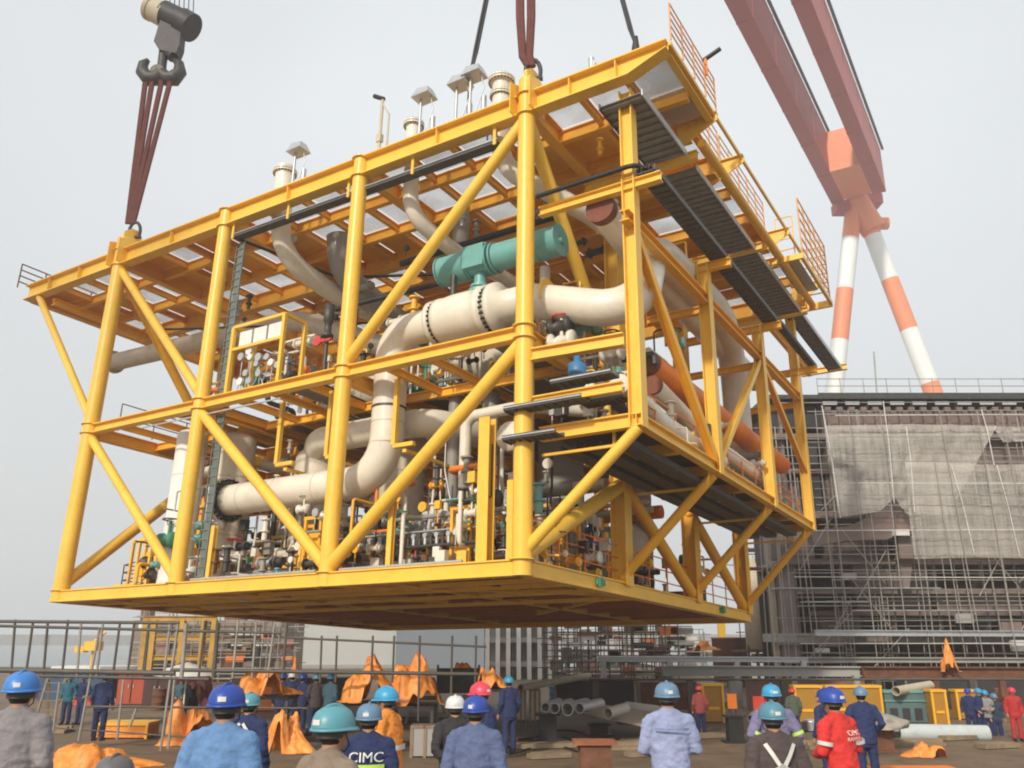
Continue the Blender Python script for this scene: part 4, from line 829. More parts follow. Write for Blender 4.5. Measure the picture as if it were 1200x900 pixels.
# ------------------------------------------------------------------ railings and long beams in the yard
e = empty('tube_railing', 'rusty lattice railing of scaffold tubes across the left of the yard', 'railing', (-10, 24.6, 0)); Y0 = 24.6
def rp_(u, v, dy=0): q = W(u, v, Y=Y0+dy); return Vector((q.x+10, q.y-24.6, q.z))
for (u0, v0, u1, v1, r) in ((-20, 728, 210, 730, .045), (-20, 733, 330, 742, .04), (-20, 785, 205, 789, .07), (40, 792, 245, 796, .045), (330, 747, 570, 758, .03), (200, 785, 560, 790, .05), (40, 851, 250, 866, .02), (100, 828, 360, 830, .03)):
    MB().tube([rp_(u0, v0), rp_(u1, v1)], r, 8).build('rail', TUBED, e)
u = -6; RR = random.Random(3)
while u < 345:
    l = RR.uniform(3, 7); MB().tube([rp_(u+l, 728+RR.uniform(-2, 3)), rp_(u-2, 795)], .035 if RR.random() < .88 else .06, 8).build('upright', TUBED if RR.random() < .7 else TUBE, e); u += RR.uniform(15, 24)
for u in (375, 393, 435, 460, 490, 528, 556): MB().tube([rp_(u+2, 745), rp_(u, 800 if u < 480 else 845)], .03, 8).build('upright', TUBED, e)
for (u0, v0, u1, v1) in ((117, 735, 92, 868), (209, 728, 188, 880), (205, 790, 197, 878), (145, 796, 137, 866), (70, 800, 62, 858), (160, 830, 152, 852)): MB().tube([rp_(u0, v0), rp_(u1, v1)], .035, 8).build('leg', TUBE, e)
# long horizontal beams on the right
def longbeam(u0, u1, v0, v1, Y, m_, lab, grp='long steel beams lying across the right of the yard', prof='i'):
    a, b = W(u0, v0, Y=Y), W(u1, v0, Y=Y); h = a.z-W(u0, v1, Y=Y).z; m = MB()
    if prof == 'i': m.ibeam((a.x, Y, a.z), (b.x, Y+.6, a.z-.05), h, .5, .05, .2)
    else: m.tube([(a.x, Y, a.z-h/2), (b.x, Y+.4, a.z-h/2)], h/2, 12)
    n = int((b.x-a.x)/4)+1
    for k in range(n+1 if Y < 44 else 0): x = a.x+.3+(b.x-a.x-.6)*k/n; m.b2((x-.12, Y+.1, 0), (x+.12, Y+.35, a.z-h+.02))
    return tag(m.build('steel_beam', m_), lab, 'beam', grp)
longbeam(776, 1012, 780, 792, 38, CONC, 'long pale grey beam from behind the grey blue helmet to the yellow panels')
longbeam(1010, 1260, 781, 794, 38.5, RUST, 'long rusty brown beam lying at the right edge')
longbeam(955, 1260, 738, 745, 46.3, GALV, 'long whitish beam fixed low across the scaffold'); longbeam(940, 1280, 770, 776, 45, CONC, 'thin pale beam just above the rusty one')
longbeam(700, 950, 769, 775, 42, GALV, 'thin pale beam behind the long grey one'); longbeam(690, 1260, 795, 798, 37, TUBED, 'slim dark rail under the long grey and rusty beams', prof='t')

# ------------------------------------------------------------------ yard objects
def boxthing(name, label, cat, u0, v0, u1, v1, dep, m_, detail=None, group=None, Y=None, lift=False):
    base = G((u0+u1)/2, v1) if Y is None else Vector((0, Y, 0)); Y = base.y; a, b = W(u0, v0, Y=Y), W(u1, v1, Y=Y); w = b.x-a.x; z0 = b.z if (lift or False) else 0; h = a.z-z0
    e = empty(name, label, cat, ((a.x+b.x)/2, Y, z0), group=group)
    m = MB().b2((-w/2, 0, .04), (w/2, dep, h)); m.build('body', m_, e)
    if detail: detail(e, w, dep, h)
    return e
def d_panel(e, w, dep, h):
    for s in (-1, 1): MB().b2((s*w/2-.04, -.05, 0), (s*w/2+.04, -.005, h+.05)).build('edge_post', YEL2, e)
    MB().b2((-w/2-.05, -.06, h-.03), (w/2+.05, dep+.02, h+.06)).build('top_rim', YEL2, e)
    MB().b2((-w*.3, -.03, h*.35), (w*.3, -.005, h*.42)).build('stiffener', YEL2, e)
def d_crate(e, w, dep, h):
    for k in (0, .5, 1): MB().b2((-w/2+(w-.08)*k, -.03, 0), (-w/2+(w-.08)*k+.08, -.003, h)).build('slat', BOARD, e)
    MB().b2((-w/2, -.03, h+.003), (w/2, dep, h+.06)).build('lid', BOARD, e)
def d_cab(e, w, dep, h):
    for k in range(3): MB().b2((-w/2+w*(.1+.3*k), -.04, h*.12), (-w/2+w*(.28+.3*k), -.004, h*.5)).build('opening', HULLD, e)
    MB().b2((-w/2-.05, -.06, h*.72), (w/2+.05, -.004, h*.76)).build('ledge', TEAL, e)
    MB().b2((-w/2-.05, -.05, h+.003), (w/2+.05, dep+.05, h+.08)).build('roof', TEAL, e)
def d_door(e, w, dep, h):
    MB().b2((-.02, -.03, .1), (.02, -.003, h-.05)).build('door_gap', BLACK, e)
    for s in (-1, 1): MB().b2((s*.12-.02, -.05, h*.5), (s*.12+.02, -.003, h*.6)).build('handle', GALV, e)
OCH = mat('ochre_panel_paint', (.40, .20, .02), .6, var=.15, scale=1, dirt=(.25, .12, .03), dirt_amt=.4)
boxthing('steel_box', 'ochre yellow steel box left of the small orange sign', 'box', 823, 803, 849, 847, .5, OCH, d_panel, 'ochre yellow steel boxes')
boxthing('steel_box', 'wide ochre yellow box left of the red coverall worker', 'box', 931, 805, 966, 850, .5, OCH, d_panel, 'ochre yellow steel boxes')
boxthing('steel_box', 'ochre yellow box behind the stooping navy worker', 'box', 968, 805, 1036, 848, .5, OCH, d_panel, 'ochre yellow steel boxes')
boxthing('steel_box', 'narrow ochre yellow box right of the blue green cabinet', 'box', 1091, 810, 1112, 850, .5, OCH, d_panel, 'ochre yellow steel boxes')
boxthing('steel_box', 'low ochre yellow box end behind the group of blue workers', 'box', 1120, 810, 1150, 848, .5, OCH, d_panel, 'ochre yellow steel boxes', Y=36)
boxthing('site_cabinet', 'blue green steel cabinet with three dark openings', 'cabinet', 1036, 812, 1088, 848, .8, mat('blue_green_paint', (.10, .17, .17), .6, var=.15), d_cab)
boxthing('sign_board', 'small orange board between the yellow boxes', 'board', 852, 813, 864, 832, .05, ORANGE, lambda e, w, d, h: [MB().tube([(s*w*.4, .08, -1), (s*w*.4, .08, h)], .03, 6).build('stand', STEEL, e) for s in (-1, 1)], Y=30, lift=True)
boxthing('sign_board', 'red board behind the bright blue helmet', 'board', 882, 816, 900, 836, .05, RED, lambda e, w, d, h: [MB().tube([(s*w*.4, .08, -1), (s*w*.4, .08, h)], .03, 6).build('stand', STEEL, e) for s in (-1, 1)], Y=30, lift=True)
boxthing('shipping_container', 'dark blue container behind the left railing', 'container', 48, 790, 118, 822, 2.4, mat('dark_blue_paint', (.03, .08, .16), .6), d_door)
boxthing('tool_cabinet', 'red orange cabinet beyond the railing on the left', 'cabinet', 140, 786, 168, 826, .8, mat('red_orange_paint', (.42, .07, .03), .6), d_door)
boxthing('tool_cabinet', 'dark maroon cabinet right of the red one', 'cabinet', 170, 788, 198, 828, .8, mat('maroon_paint', (.07, .03, .03), .7), d_door)
boxthing('orange_skip', 'long orange flat box lying on the ground at left', 'box', 115, 849, 171, 866, 1, TARP, d_panel)
boxthing('black_screen', 'black square board between the orange tarps', 'board', 513, 783, 561, 814, .1, BLACK, lambda e, w, d, h: [MB().tube([(s*w*.5, .08, -1.3), (s*w*.5, .08, h+.1)], .04, 6).build('stand', STEEL, e) for s in (-1, 1)], Y=29, lift=True)
boxthing('wooden_crate', 'pale crate right of the man in navy beside the pipes', 'crate', 604, 810, 617, 845, .8, CREAM, d_crate, 'pale crates'); boxthing('wooden_crate', 'pale crate nearest the cut pipe ends', 'crate', 620, 810, 634, 845, .8, CREAM, d_crate, 'pale crates')
boxthing('grey_cabinet', 'pale grey open cabinet right of the orange vest', 'cabinet', 481, 853, 515, 888, .6, CONC, d_crate)
boxthing('blue_skip', 'pale blue grey tub left of the red coverall', 'tub', 946, 848, 962, 858, .8, CONC, lambda e, w, d, h: MB().lathe((0, .3, h), [(w*.55, 0), (w*.6, .05), (w*.5, .1), (0, .14)], 16).build('lid', GALV, e))
# steel pedestals
def pedestal(u, v0, v1, w, label, m_=BLACK, top=None):
    b = G(u, v1); a = W(u, v0, Y=b.y); h = a.z; wd = w*b.y/1003; e = empty('steel_pedestal', label, 'pedestal', b, group='steel pedestals')
    MB().hcol((0, 0, .06), (0, 0, h-.05), wd*.8, .05, face=(0, 1, 0)).build('stem', m_, e); MB().b2((-wd*.4, -wd*.4+.06, .06), (wd*.4, -wd*.4+.1, h-.06)).build('web_plate', m_, e)
    MB().b2((-wd*.65, -wd*.6, 0), (wd*.65, wd*.6, .06)).build('base_plate', m_, e); MB().b2((-wd*.55, -wd*.5, h-.05), (wd*.55, wd*.5, h)).build('top_plate', top or m_, e); return e, h, wd
pedestal(642, 836, 868, 24, 'black pedestal under the cut pipe ends')
pedestal(698, 868, 925, 42, 'rusty red pedestal standing alone in the centre foreground', RUST, mat('rust_orange_top', (.3, .1, .04), .8, var=.3, scale=4))
pedestal(862, 838, 870, 20, 'black pedestal left of the brown harness worker')
pedestal(1035, 848, 880, 23, 'dark pedestal under the grey cloth', RUST); pedestal(702, 848, 862, 22, 'low dark pedestal under the flat sheet')
b = G(1030, 880); blob('grey_cloth', mat('grey_cloth', (.34, .31, .26), .8, var=.15, scale=3, bump=.5, bscale=8), (b.x, b.y, W(1030, 850, Y=b.y).z-.06), (.85, .6, .42), .25, 5); tag(bpy.data.objects['grey_cloth'], 'grey cloth draped over the dark pedestal at right', 'cloth')
def opipe(a, b, r, m_, label, cat='pipe', group=None):
    m = MB(); a, b = Vector(a), Vector(b); d = (b-a).normalized(); m.tube([a, b], r, 20, cap=False); m.tube([a+d*.005, b-d*.005], r*.86, 20, cap=False)
    for p in (a, b):
        n = 20; x = d.cross(Vector((0, 0, 1))).normalized(); y = d.cross(x); m.add(m.ring(p, x, y, r, r, n)+m.ring(p, x, y, r*.86, r*.86, n), [(k, (k+1) % n, n+(k+1) % n, n+k) for k in range(n)])
    return tag(m.build('steel_pipe', m_), label, cat, group)
e_ = G(1050, 866)
opipe(W(1052, 858, Y=e_.y), W(1157, 860, Y=e_.y), .26, mat('pale_blue_pipe', (.50, .55, .55), .5, var=.1, dirt=(.3, .25, .2), dirt_amt=.4), 'large pale blue pipe lying on the ground at right', group=None)
m = MB(); a = W(1150, 868, Y=e_.y); m.b2((a.x-.25, a.y-.3, 0), (a.x+.25, a.y+.3, W(1150, 868, Y=e_.y).z+.02)); tag(m.build('timber_block', BOARD), 'timber block under the end of the pale blue pipe', 'block')
Yp = 28.5
for i, (u, v, r) in enumerate(((639, 829, .15), (650, 830, .16), (665, 831, .20), (679, 830, .16))):
    a = W(u, v, Y=Yp-.1*i); opipe(a, a+Vector((.5+.1*i, 1.5, .04)), r, GALV, ['pale cut pipe end, leftmost of four on the black pedestal', 'second pale cut pipe end from the left on the black pedestal', 'widest of the four pale cut pipe ends', 'rightmost of the four pale cut pipe ends'][i], group='cut pipes on the pedestal')
a = W(610, 806, Y=34); opipe(a, W(690, 792, Y=40), .13, mat('sleeved_pipe', (.42, .36, .25), .6, var=.2, scale=2), 'long tan pipe propped upward behind the pale crates')
a = W(712, 836, Y=28); opipe(a, W(733, 830, Y=28.8), .17, mat('grey_cone', (.36, .33, .28), .6), 'short grey tube lying on the flat sheet')
a, b = W(684, 826, Y=30), W(760, 852, Y=27); m = MB().quad([W(684, 838, Y=30), W(755, 852, Y=27.5), W(795, 840, Y=30), (W(690, 825, Y=33))], .05); tag(m.build('plate_sheet', mat('tan_sheet', (.36, .29, .22), .8, var=.15)), 'tan flat sheet resting among the pipes in the centre', 'sheet')
opipe(W(735, 829, Y=33), W(778, 835, Y=31), .2, WHITE, 'white pipe lying behind the tan sheet')
opipe(W(880, 842, Y=31), W(905, 812, Y=34), .12, GALV, 'thin silver pipe leaning behind the brown harness worker')
opipe(W(1050, 810, Y=34), W(1090, 803, Y=36), .17, CREAM, 'cream bent pipe lying on the blue green cabinet')
# tarps
def tent(m_, c, rad, h, seed, peak):
    rr = random.Random(seed); nr, na = 26, 72; vs = []; ph = [rr.uniform(0, 6.28) for _ in range(4)]; bumps = [(rr.uniform(-.55, .55), rr.uniform(-.5, .5), rr.uniform(.25, .5), rr.uniform(.4, 1)) for _ in range(5 if peak else 6)]
    for i in range(nr+1):
        f = i/nr
        for j in range(na):
            a = 6.2832*j/na; edge = 1+.16*math.sin(3*a+ph[0])+.10*math.sin(5*a+ph[1])+.05*math.sin(11*a+ph[2]); x = f*math.cos(a)*edge; y = f*math.sin(a)*edge*.8
            z = (max(0, 1-math.hypot(x-.18*math.sin(ph[0]), y)*1.15)**.95*.92 if peak else 0)
            for bx, by, bw_, bh in bumps: z = max(z, (.72 if peak else 1)*bh*max(0, 1-((x-bx)**2+(y-by)**2)/(bw_*bw_))**.5)
            if not peak: z = max(z, .35*max(0, 1-f*f))
            fold = abs(noise.noise(Vector((math.cos(a)*3.2+seed, math.sin(a)*3.2, f*1.3))))*.5+abs(noise.noise(Vector((x*4, y*4, seed*3.1))))*.5+abs(noise.noise(Vector((x*9, y*9, seed*1.1))))*.22
            z = max(0, z*(1.06-fold*.45)); px_ = noise.noise(Vector((x*6, y*6, seed+z*5))); py_ = noise.noise(Vector((x*6+9, y*6, seed+z*5))); x += .07*px_; y += .07*py_; x *= 1+.12*noise.noise(Vector((a, f*3, seed))); vs.append((x*rad, y*rad, z*h+(.015 if f > .95 else .03)))
    fs = [(i*na+j, (i+1)*na+j, (i+1)*na+(j+1) % na, i*na+(j+1) % na) for i in range(nr) for j in range(na)]
    m = MB(); m.add(vs, fs, True); o = m.build('tarp', m_, fix=False); o.location = c; md = o.modifiers.new('t', 'SOLIDIFY'); md.thickness = .012; return o
def tarp(u, v, w, h, label, seed, m_=TARP, spikes=None, cat='tarp', grp='orange tarps covering equipment', Y=None):
    b = G(u, v) if Y is None else Vector((W(u, v, Y=Y).x, Y, W(u, v, Y=Y).z)); k = b.y/1003*1.04; o = tent(m_, b, w*k/2, h*k, seed, bool(spikes))
    return tag(o, label, cat, grp)
def TB(u, v, w, lab):
    Y = 26.2; p = W(u, v, Y=Y); ww = w*Y/1003; e = empty('work_table', 'dark steel work table under the orange tarp '+lab, 'table', (p.x, Y, 0)); MB().b2((-ww/2, -.5, p.z-.08), (ww/2, .7, p.z-.005)).build('table_top', BLACK, e)
    for i in (-1, 1):
        for j in (-.4, .6): MB().b2((i*ww*.45-.05, j-.05, 0), (i*ww*.45+.05, j+.05, p.z-.08)).build('leg', STEEL, e)
tarp(312, 815, 66, 30, 'orange tarp left of the three navy workers', 1, Y=27); TB(312, 815, 60, 'left of the three navy workers'); tarp(343, 822, 26, 50, 'tall pointed orange tarp behind the navy workers', 2, spikes=1)
tarp(428, 822, 62, 56, 'peaked orange tarp behind the teal helmets', 3, spikes=1, Y=25.8); TB(428, 822, 70, 'behind the teal helmets'); tarp(484, 826, 58, 64, 'tall orange tarp left of the black board', 4, spikes=1, Y=26.4); TB(484, 826, 50, 'left of the black board'); tarp(575, 806, 34, 22, 'orange tarp behind the pink helmet', 5, Y=26); TB(575, 806, 34, 'behind the pink helmet'); tarp(543, 786, 22, 9, 'small orange hump seen over the black board', 6, Y=31)
tarp(222, 872, 60, 52, 'crumpled orange tarp left of the light blue shirt', 7); tarp(120, 898, 105, 24, 'wide orange tarp spread at the lower left', 8); tarp(338, 882, 52, 44, 'orange tarp bundle with a ring fold behind the tan jacket', 9, Y=17)
tarp(1080, 886, 44, 14, 'small orange cloth heap below the pale blue pipe', 10); tarp(1113, 787, 20, 38, 'orange cloth hanging on the rusty beam', 11, spikes=1, Y=38.2)
tarp(93, 826, 34, 14, 'red tarp bundle behind the left railing', 12, TARPR, grp=None); tarp(222, 830, 50, 50, 'maroon covered heap beneath the white umbrella edge', 13, mat('maroon_cloth', (.10, .025, .03), .8, var=.3, bump=.5, bscale=6), grp=None, cat='heap'); tarp(828, 762, 30, 12, 'orange netting heap left of the brown tank', 14, Y=58)
p = W(220, 778, Y=29); m = MB().lathe((p.x, 29, p.z), [(1.0, -.35), (.6, -.12), (.02, .05)], 10); m.tube([(p.x, 29, 0.0), (p.x, 29, p.z)], .025, 6); tag(m.build('parasol', WHITE), 'white parasol over the maroon heap', 'parasol')
b = G(1085, 930); m = MB().b2((b.x-.95, b.y-.4, .35), (b.x+.95, b.y+.9, .42)); [m.b2((b.x+s-.06, b.y, 0), (b.x+s+.06, b.y+.3, .35)) for s in (-.8, .8)]; tag(m.build('orange_plate_table', ORANGE), 'low orange plate at the bottom right of the yard', 'table')
RD = random.Random(11)
for k in range(16):
    u = RD.choice([RD.uniform(640, 820), RD.uniform(880, 1200), RD.uniform(40, 560)]); p = G(u, RD.uniform(812, 832)); h = .9
    m = MB().lathe(p, [(0, 0), (.29, 0), (.30, .02), (.285, .04), (.285, .3), (.30, .32), (.285, .34), (.285, .6), (.30, .62), (.285, .64), (.285, .87), (.30, .89), (.28, .9), (0, .885)], 18)
    tag(m.build('oil_drum', RD.choice([RUST, RUST, BLUE, BRICK])), 'steel drum standing among the yard clutter', 'drum', 'drums scattered in the yard')
for k in range(26):
    u = RD.uniform(20, 1190); p = G(u, RD.uniform(815, 885)); m = MB(); n = RD.randint(2, 5); L_ = RD.uniform(.8, 2.8); a = RD.uniform(-.4, .4)
    for j in range(n):
        y = p.y+j*.16; m.beam((p.x, y, .06+.1*(j % 2)), (p.x+L_*math.cos(a), y+L_*math.sin(a)*.4, .06+.1*(j % 2)), .14, .1)
    tag(m.build('timber_offcuts', RD.choice([BOARD, BOARD, RUST, STEEL])), 'small bundle of offcuts lying on the brown ground', 'offcuts', 'offcuts lying about the yard')
boxthing('shipping_container', 'navy blue container left of the red orange cabinet', 'container', 96, 793, 140, 820, 2.4, mat('navy_container_paint', (.02, .05, .12), .6), d_door)
boxthing('shipping_container', 'pale container roof far behind the blue containers', 'container', 60, 781, 150, 800, 2.4, WHITE, d_door, Y=62)
boxthing('steel_rack', 'dark steel rack of parts behind the cut pipes', 'rack', 650, 798, 745, 828, 1, HULLD, d_crate, Y=40); boxthing('steel_rack', 'brown steel rack between the beams and the sign boards', 'rack', 748, 800, 818, 830, 1, RUST, d_crate, Y=41)
boxthing('steel_rack', 'rust brown bin behind the row of ochre boxes', 'rack', 880, 799, 1030, 812, 1, BRICK, d_crate, Y=40); boxthing('steel_rack', 'low dark rack behind the narrow ochre box at right', 'rack', 1060, 797, 1230, 825, 1, HULLD, d_crate, Y=42)
boxthing('steel_rack', 'dark equipment rack behind the three navy workers', 'rack', 270, 795, 420, 822, 1, HULLD, d_crate, Y=44); boxthing('steel_rack', 'orange lined bin left of the navy workers', 'rack', 288, 788, 328, 815, 1, ORANGE, d_panel, Y=40)
# step ladder
e = empty('step_ladder', 'tan step ladder right of the left foreground worker', 'ladder', G(55, 842)); 
for s in (-1, 1):
    MB().beam((s*.45, 0, 0), (s*.35, .3, 1.5), .1, .05).build('side_rail', BOARD, e); MB().beam((s*.45, .9, 0), (s*.35, .4, 1.5), .08, .04).build('rear_rail', BOARD, e)
for k in range(4): MB().b2((-.42, .02+k*.06, .3+k*.34), (.42, .18+k*.06, .33+k*.34)).build('tread', BOARD, e)
e = empty('step_ladder', 'brown timber trestle behind the orange vest worker', 'ladder', G(500, 848))
for s in (-1, 1):
    MB().beam((s*.8, 0, 0), (s*.2, .2, 1.6), .12, .06).build('side_rail', BOARD, e)
for k in range(3): MB().b2((-.7+.15*k, .02, .3+k*.4), (.7-.15*k, .14, .38+k*.4)).build('tread', BOARD, e)
for i, (u0, v0, u1, v1) in enumerate(((600, 878, 675, 884), (620, 890, 668, 897), (730, 872, 770, 880), (735, 888, 775, 893), (815, 866, 850, 872), (1105, 868, 1150, 876), (1150, 878, 1200, 886))):
    a, b = G(u0, v0), G(u1, v0); m = MB().beam((a.x, a.y, .08), (b.x, b.y+.4, .08), .35, .12); m.beam((a.x+.1, a.y+.45, .07), (b.x-.1, b.y+.8, .07), .3, .1)
    tag(m.build('timber_plank', BOARD), 'weathered timber planks lying on the brown ground', 'planks', 'timber planks on the ground')
m = MB(); cb = W(560, 861, Y=24)
for k in range(3): pts = [G(580+j*14+k*8, 862+6*math.sin(j*.8+k)+k*9)+Vector((0, 0, .03)) for j in range(9)]; m.tube(pts, .03, 6, bend=.4)
tag(m.build('ground_cable', BLACK), 'black cables snaking over the ground in the centre', 'cable')

# ------------------------------------------------------------------ people
def fuse(mb, voxel, smooth_it=4, wr=0, seed=0):
    me = bpy.data.meshes.new('tmp'); me.from_pydata(mb.v, [], mb.f)
    bm = bmesh.new(); bm.from_mesh(me); bmesh.ops.recalc_face_normals(bm, faces=bm.faces); bm.to_mesh(me); bm.free()
    o = bpy.data.objects.new('tmp', me); scene.collection.objects.link(o)
    r = o.modifiers.new('r', 'REMESH'); r.mode = 'VOXEL'; r.voxel_size = voxel; r.use_smooth_shade = True
    s = o.modifiers.new('s', 'SMOOTH'); s.iterations = smooth_it; s.factor = .5
    dg = bpy.context.evaluated_depsgraph_get(); dg.update(); res = bpy.data.meshes.new_from_object(o.evaluated_get(dg))
    bpy.data.objects.remove(o); bpy.data.meshes.remove(me)
    if wr:
        for v in res.vertices:
            p = v.co; f = .55*noise.noise(Vector((p.x*9, p.y*9, p.z*13+seed)))+.9*(.42-2*abs(noise.noise(Vector((p.x*6+7+p.z*3, p.y*6, p.z*13+seed)))))+.4*(.4-2*abs(noise.noise(Vector((p.x*14, p.y*14, p.z*30+seed)))))
            v.co = p+v.normal*wr*f
    res.polygons.foreach_set('use_smooth', [True]*len(res.polygons)); return res
def loft(mb, rings, n=20):     # rings: (center, half width, half depth), stacked along z
    vs = []
    for c, a, b in rings: vs += mb.ring(Vector(c), Vector((1, 0, 0)), Vector((0, 1, 0)), a, b, n)
    k = len(rings); mb.add(vs, [(i*n+j, i*n+(j+1) % n, (i+1)*n+(j+1) % n, (i+1)*n+j) for i in range(k-1) for j in range(n)]+[tuple(range(n))[::-1], tuple(range((k-1)*n, k*n))])
def ell(mb, c, r, n=12):
    c = Vector(c); rings = []
    for i in range(1, n): t = math.pi*i/n; rings.append((c+Vector((0, 0, -r[2]*math.cos(t))), r[0]*math.sin(t), r[1]*math.sin(t)))
    loft(mb, rings, 14)
POSES = {   # elbow and wrist of left arm, right arm; torso lean (forward +y); head yaw
    'down': ((-.26, -.03, 1.12), (-.26, .08, .88), (.26, -.03, 1.12), (.265, .10, .89), .02, 0),
    'front': ((-.265, .02, 1.13), (-.12, .24, 1.08), (.265, .02, 1.13), (.12, .24, 1.10), .04, 0),
    'hips': ((-.34, -.08, 1.15), (-.19, .04, 1.0), (.30, -.06, 1.14), (.20, .14, .98), .02, 25),
    'reach': ((-.30, .05, 1.2), (-.22, .3, 1.15), (.36, .12, 1.34), (.28, .34, 1.45), .06, -20),
    'behind': ((-.26, -.12, 1.14), (-.10, -.19, 1.0), (.26, -.12, 1.14), (.10, -.19, 1.0), .0, 0),
}
TPL = {}
def person_template(pose):
    if pose in TPL: return TPL[pose]
    lE, lW, rE, rW, lean, hy = POSES[pose]; lE, lW, rE, rW = map(Vector, (lE, lW, rE, rW)); T = {}
    sh = [Vector((-.185, lean*.8, 1.395)), Vector((.185, lean*.8, 1.395))]
    # body: head, neck, torso, arms, hands, legs in one surface
    b = MB(); hc = Vector((0, lean+.03, 1.60))
    ell(b, hc, (.076, .093, .108)); ell(b, hc+Vector((0, .035, -.055)), (.055, .06, .06)); ell(b, hc+Vector((0, .10, -.012)), (.013, .02, .028), 8)
    for s in (-1, 1): ell(b, hc+Vector((s*.078, -.005, -.005)), (.013, .022, .034), 8); ell(b, hc+Vector((s*.03, .085, .012)), (.016, .012, .010), 6)
    ell(b, hc+Vector((0, .086, -.05)), (.026, .012, .009), 6)
    b.tube([(0, lean, 1.40), hc+Vector((0, -.02, -.07))], .056, 14)
    loft(b, [((0, 0, .86), .15, .10), ((0, 0, 1.0), .14, .10), ((0, lean*.5, 1.2), .15, .10), ((0, lean, 1.36), .17, .10), ((0, lean, 1.43), .10, .07)])
    for S, E_, W_, sg in ((sh[0], lE, lW, -1), (sh[1], rE, rW, 1)):
        b.tube([S, E_, W_], [.052, .043, .03], 12)
        d = (W_-E_).normalized(); side = Vector((-sg, 0, 0)); side = (side-d*side.dot(d)).normalized(); nn = d.cross(side)
        pc = W_+d*.05; b.tube([W_, pc, W_+d*.10], [.026, .036, .036], 10)
        for fi, (o_, ln) in enumerate(((-.03, .062), (-.010, .078), (.010, .074), (.030, .055))):
            p0 = W_+d*.085+nn*o_; p1 = p0+d*ln*.5; p2 = p1+(d*.8+side*.6).normalized()*ln*.55; b.tube([p0, p1, p2], [.0105, .010, .008], 7)
        p0 = W_+d*.03-nn*.02+side*.01; b.tube([p0, p0+(d*.5-nn*.8+side*.3).normalized()*.04, p0+(d*.9-nn*.8+side*.4).normalized()*.075], [.013, .012, .009], 7)
    for s in (-1, 1): b.tube([(s*.085, 0, .9), (s*.10, .01, .5), (s*.105, 0, .1)], [.078, .055, .038], 12); b.tube([(s*.105, -.03, .05), (s*.11, .15, .04)], .038, 10)
    T['body'] = fuse(b, .0115, 1)
    # jacket
    j = MB(); j.tube([(0, lean, 1.47), sh[0]+Vector((0, 0, .005))], [.07, .06], 12); j.tube([(0, lean, 1.47), sh[1]+Vector((0, 0, .005))], [.07, .06], 12); loft(j, [((0, .0, .80), .20, .145), ((0, 0, .84), .20, .145), ((0, .0, .98), .195, .137), ((0, lean*.4, 1.12), .19, .137), ((0, lean*.7, 1.26), .20, .14), ((0, lean, 1.37), .20, .12), ((0, lean, 1.43), .13, .095), ((0, lean, 1.475), .078, .078), ((0, lean, 1.505), .068, .07)], 24)
    for S, E_, W_ in ((sh[0], lE, lW), (sh[1], rE, rW)): ell(j, S+Vector((0, 0, -.012)), (.081, .082, .076)); j.tube([S, S.lerp(E_, .5), E_, E_.lerp(W_, .5), W_-(W_-E_)*.05], [.080, .075, .065, .058, .048], 16)
    T['jacket'] = fuse(j, .014, 2, .012, 1)
    t = MB(); loft(t, [((0, 0, .74), .16, .12), ((0, 0, .80), .185, .128), ((0, 0, .9), .18, .125), ((0, 0, .98), .165, .12)])
    for s in (-1, 1): t.tube([(s*.095, 0, .86), (s*.105, .01, .5), (s*.11, 0, .3), (s*.11, 0, .09)], [.098, .082, .078, .072], 16)
    T['trousers'] = fuse(t, .02, 3, .010, 3)
    bo_ = MB()
    for s in (-1, 1): bo_.tube([(s*.11, -.01, .16), (s*.11, -.01, .06)], .052, 12); bo_.tube([(s*.11, -.05, .045), (s*.115, .08, .045), (s*.118, .19, .035)], [.045, .05, .038], 12)
    T['boots'] = fuse(bo_, .014, 2)
    h = MB(); ell(h, hc+Vector((0, -.014, .012)), (.084, .092, .108)); T['hair'] = fuse(h, .012, 2)
    # helmet shell, ridge and brim
    he = MB(); n = 28; prof = [(1.0, 0), (.99, .25), (.93, .5), (.80, .74), (.55, .92), (.28, .985), (.001, 1)]; vs = []; cz = hc.z+.028
    for r_, zz in prof:
        for k in range(n): a = 2*math.pi*k/n; vs.append((math.cos(a)*.124*r_, lean+.022+math.sin(a)*.150*r_, cz+zz*.135))
    he.add(vs, [(i*n+k, i*n+(k+1) % n, (i+1)*n+(k+1) % n, (i+1)*n+k) for i in range(len(prof)-1) for k in range(n)], True)
    vs = []
    for lvl, (gr, dz) in enumerate(((1.0, .012), (1.0, -.004), (1.05, -.012), (1.05, -.005))):
        for k in range(n):
            a = 2*math.pi*k/n; fr = max(0, math.sin(a)); g_ = 1+(gr-1)*(1+5.0*fr**3); vs.append((math.cos(a)*.125*g_, lean+.022+math.sin(a)*.151*g_, cz+dz-(.01*fr if gr > 1 else 0)))
    he.add(vs, [(i*n+k, i*n+(k+1) % n, ((i+1) % 4)*n+(k+1) % n, ((i+1) % 4)*n+k) for i in range(4) for k in range(n)], True)
    he.tube([(0, lean+.022+math.cos(a)*.140, cz+.012+math.sin(a)*.128) for a in [math.pi*(.12+.76*k/12) for k in range(13)]], .013, 8)
    for s in (-1, 1): he.tube([(s*.05, lean+.022+math.cos(a)*.131, cz+.008+math.sin(a)*.118) for a in [math.pi*(.2+.6*k/10) for k in range(11)]], .007, 6)
    o = he.build('tmp_h', WHITE); T['helmet'] = o.data; bpy.data.objects.remove(o)
    bd = MB(); vs = []                                            # suspension band and chin strap
    for z_ in (-.055, -.01):
        for k in range(n): a = 2*math.pi*k/n; vs.append((math.cos(a)*.092, lean+.02+math.sin(a)*.108, cz+z_+(.03 if math.sin(a) > 0 else 0)))
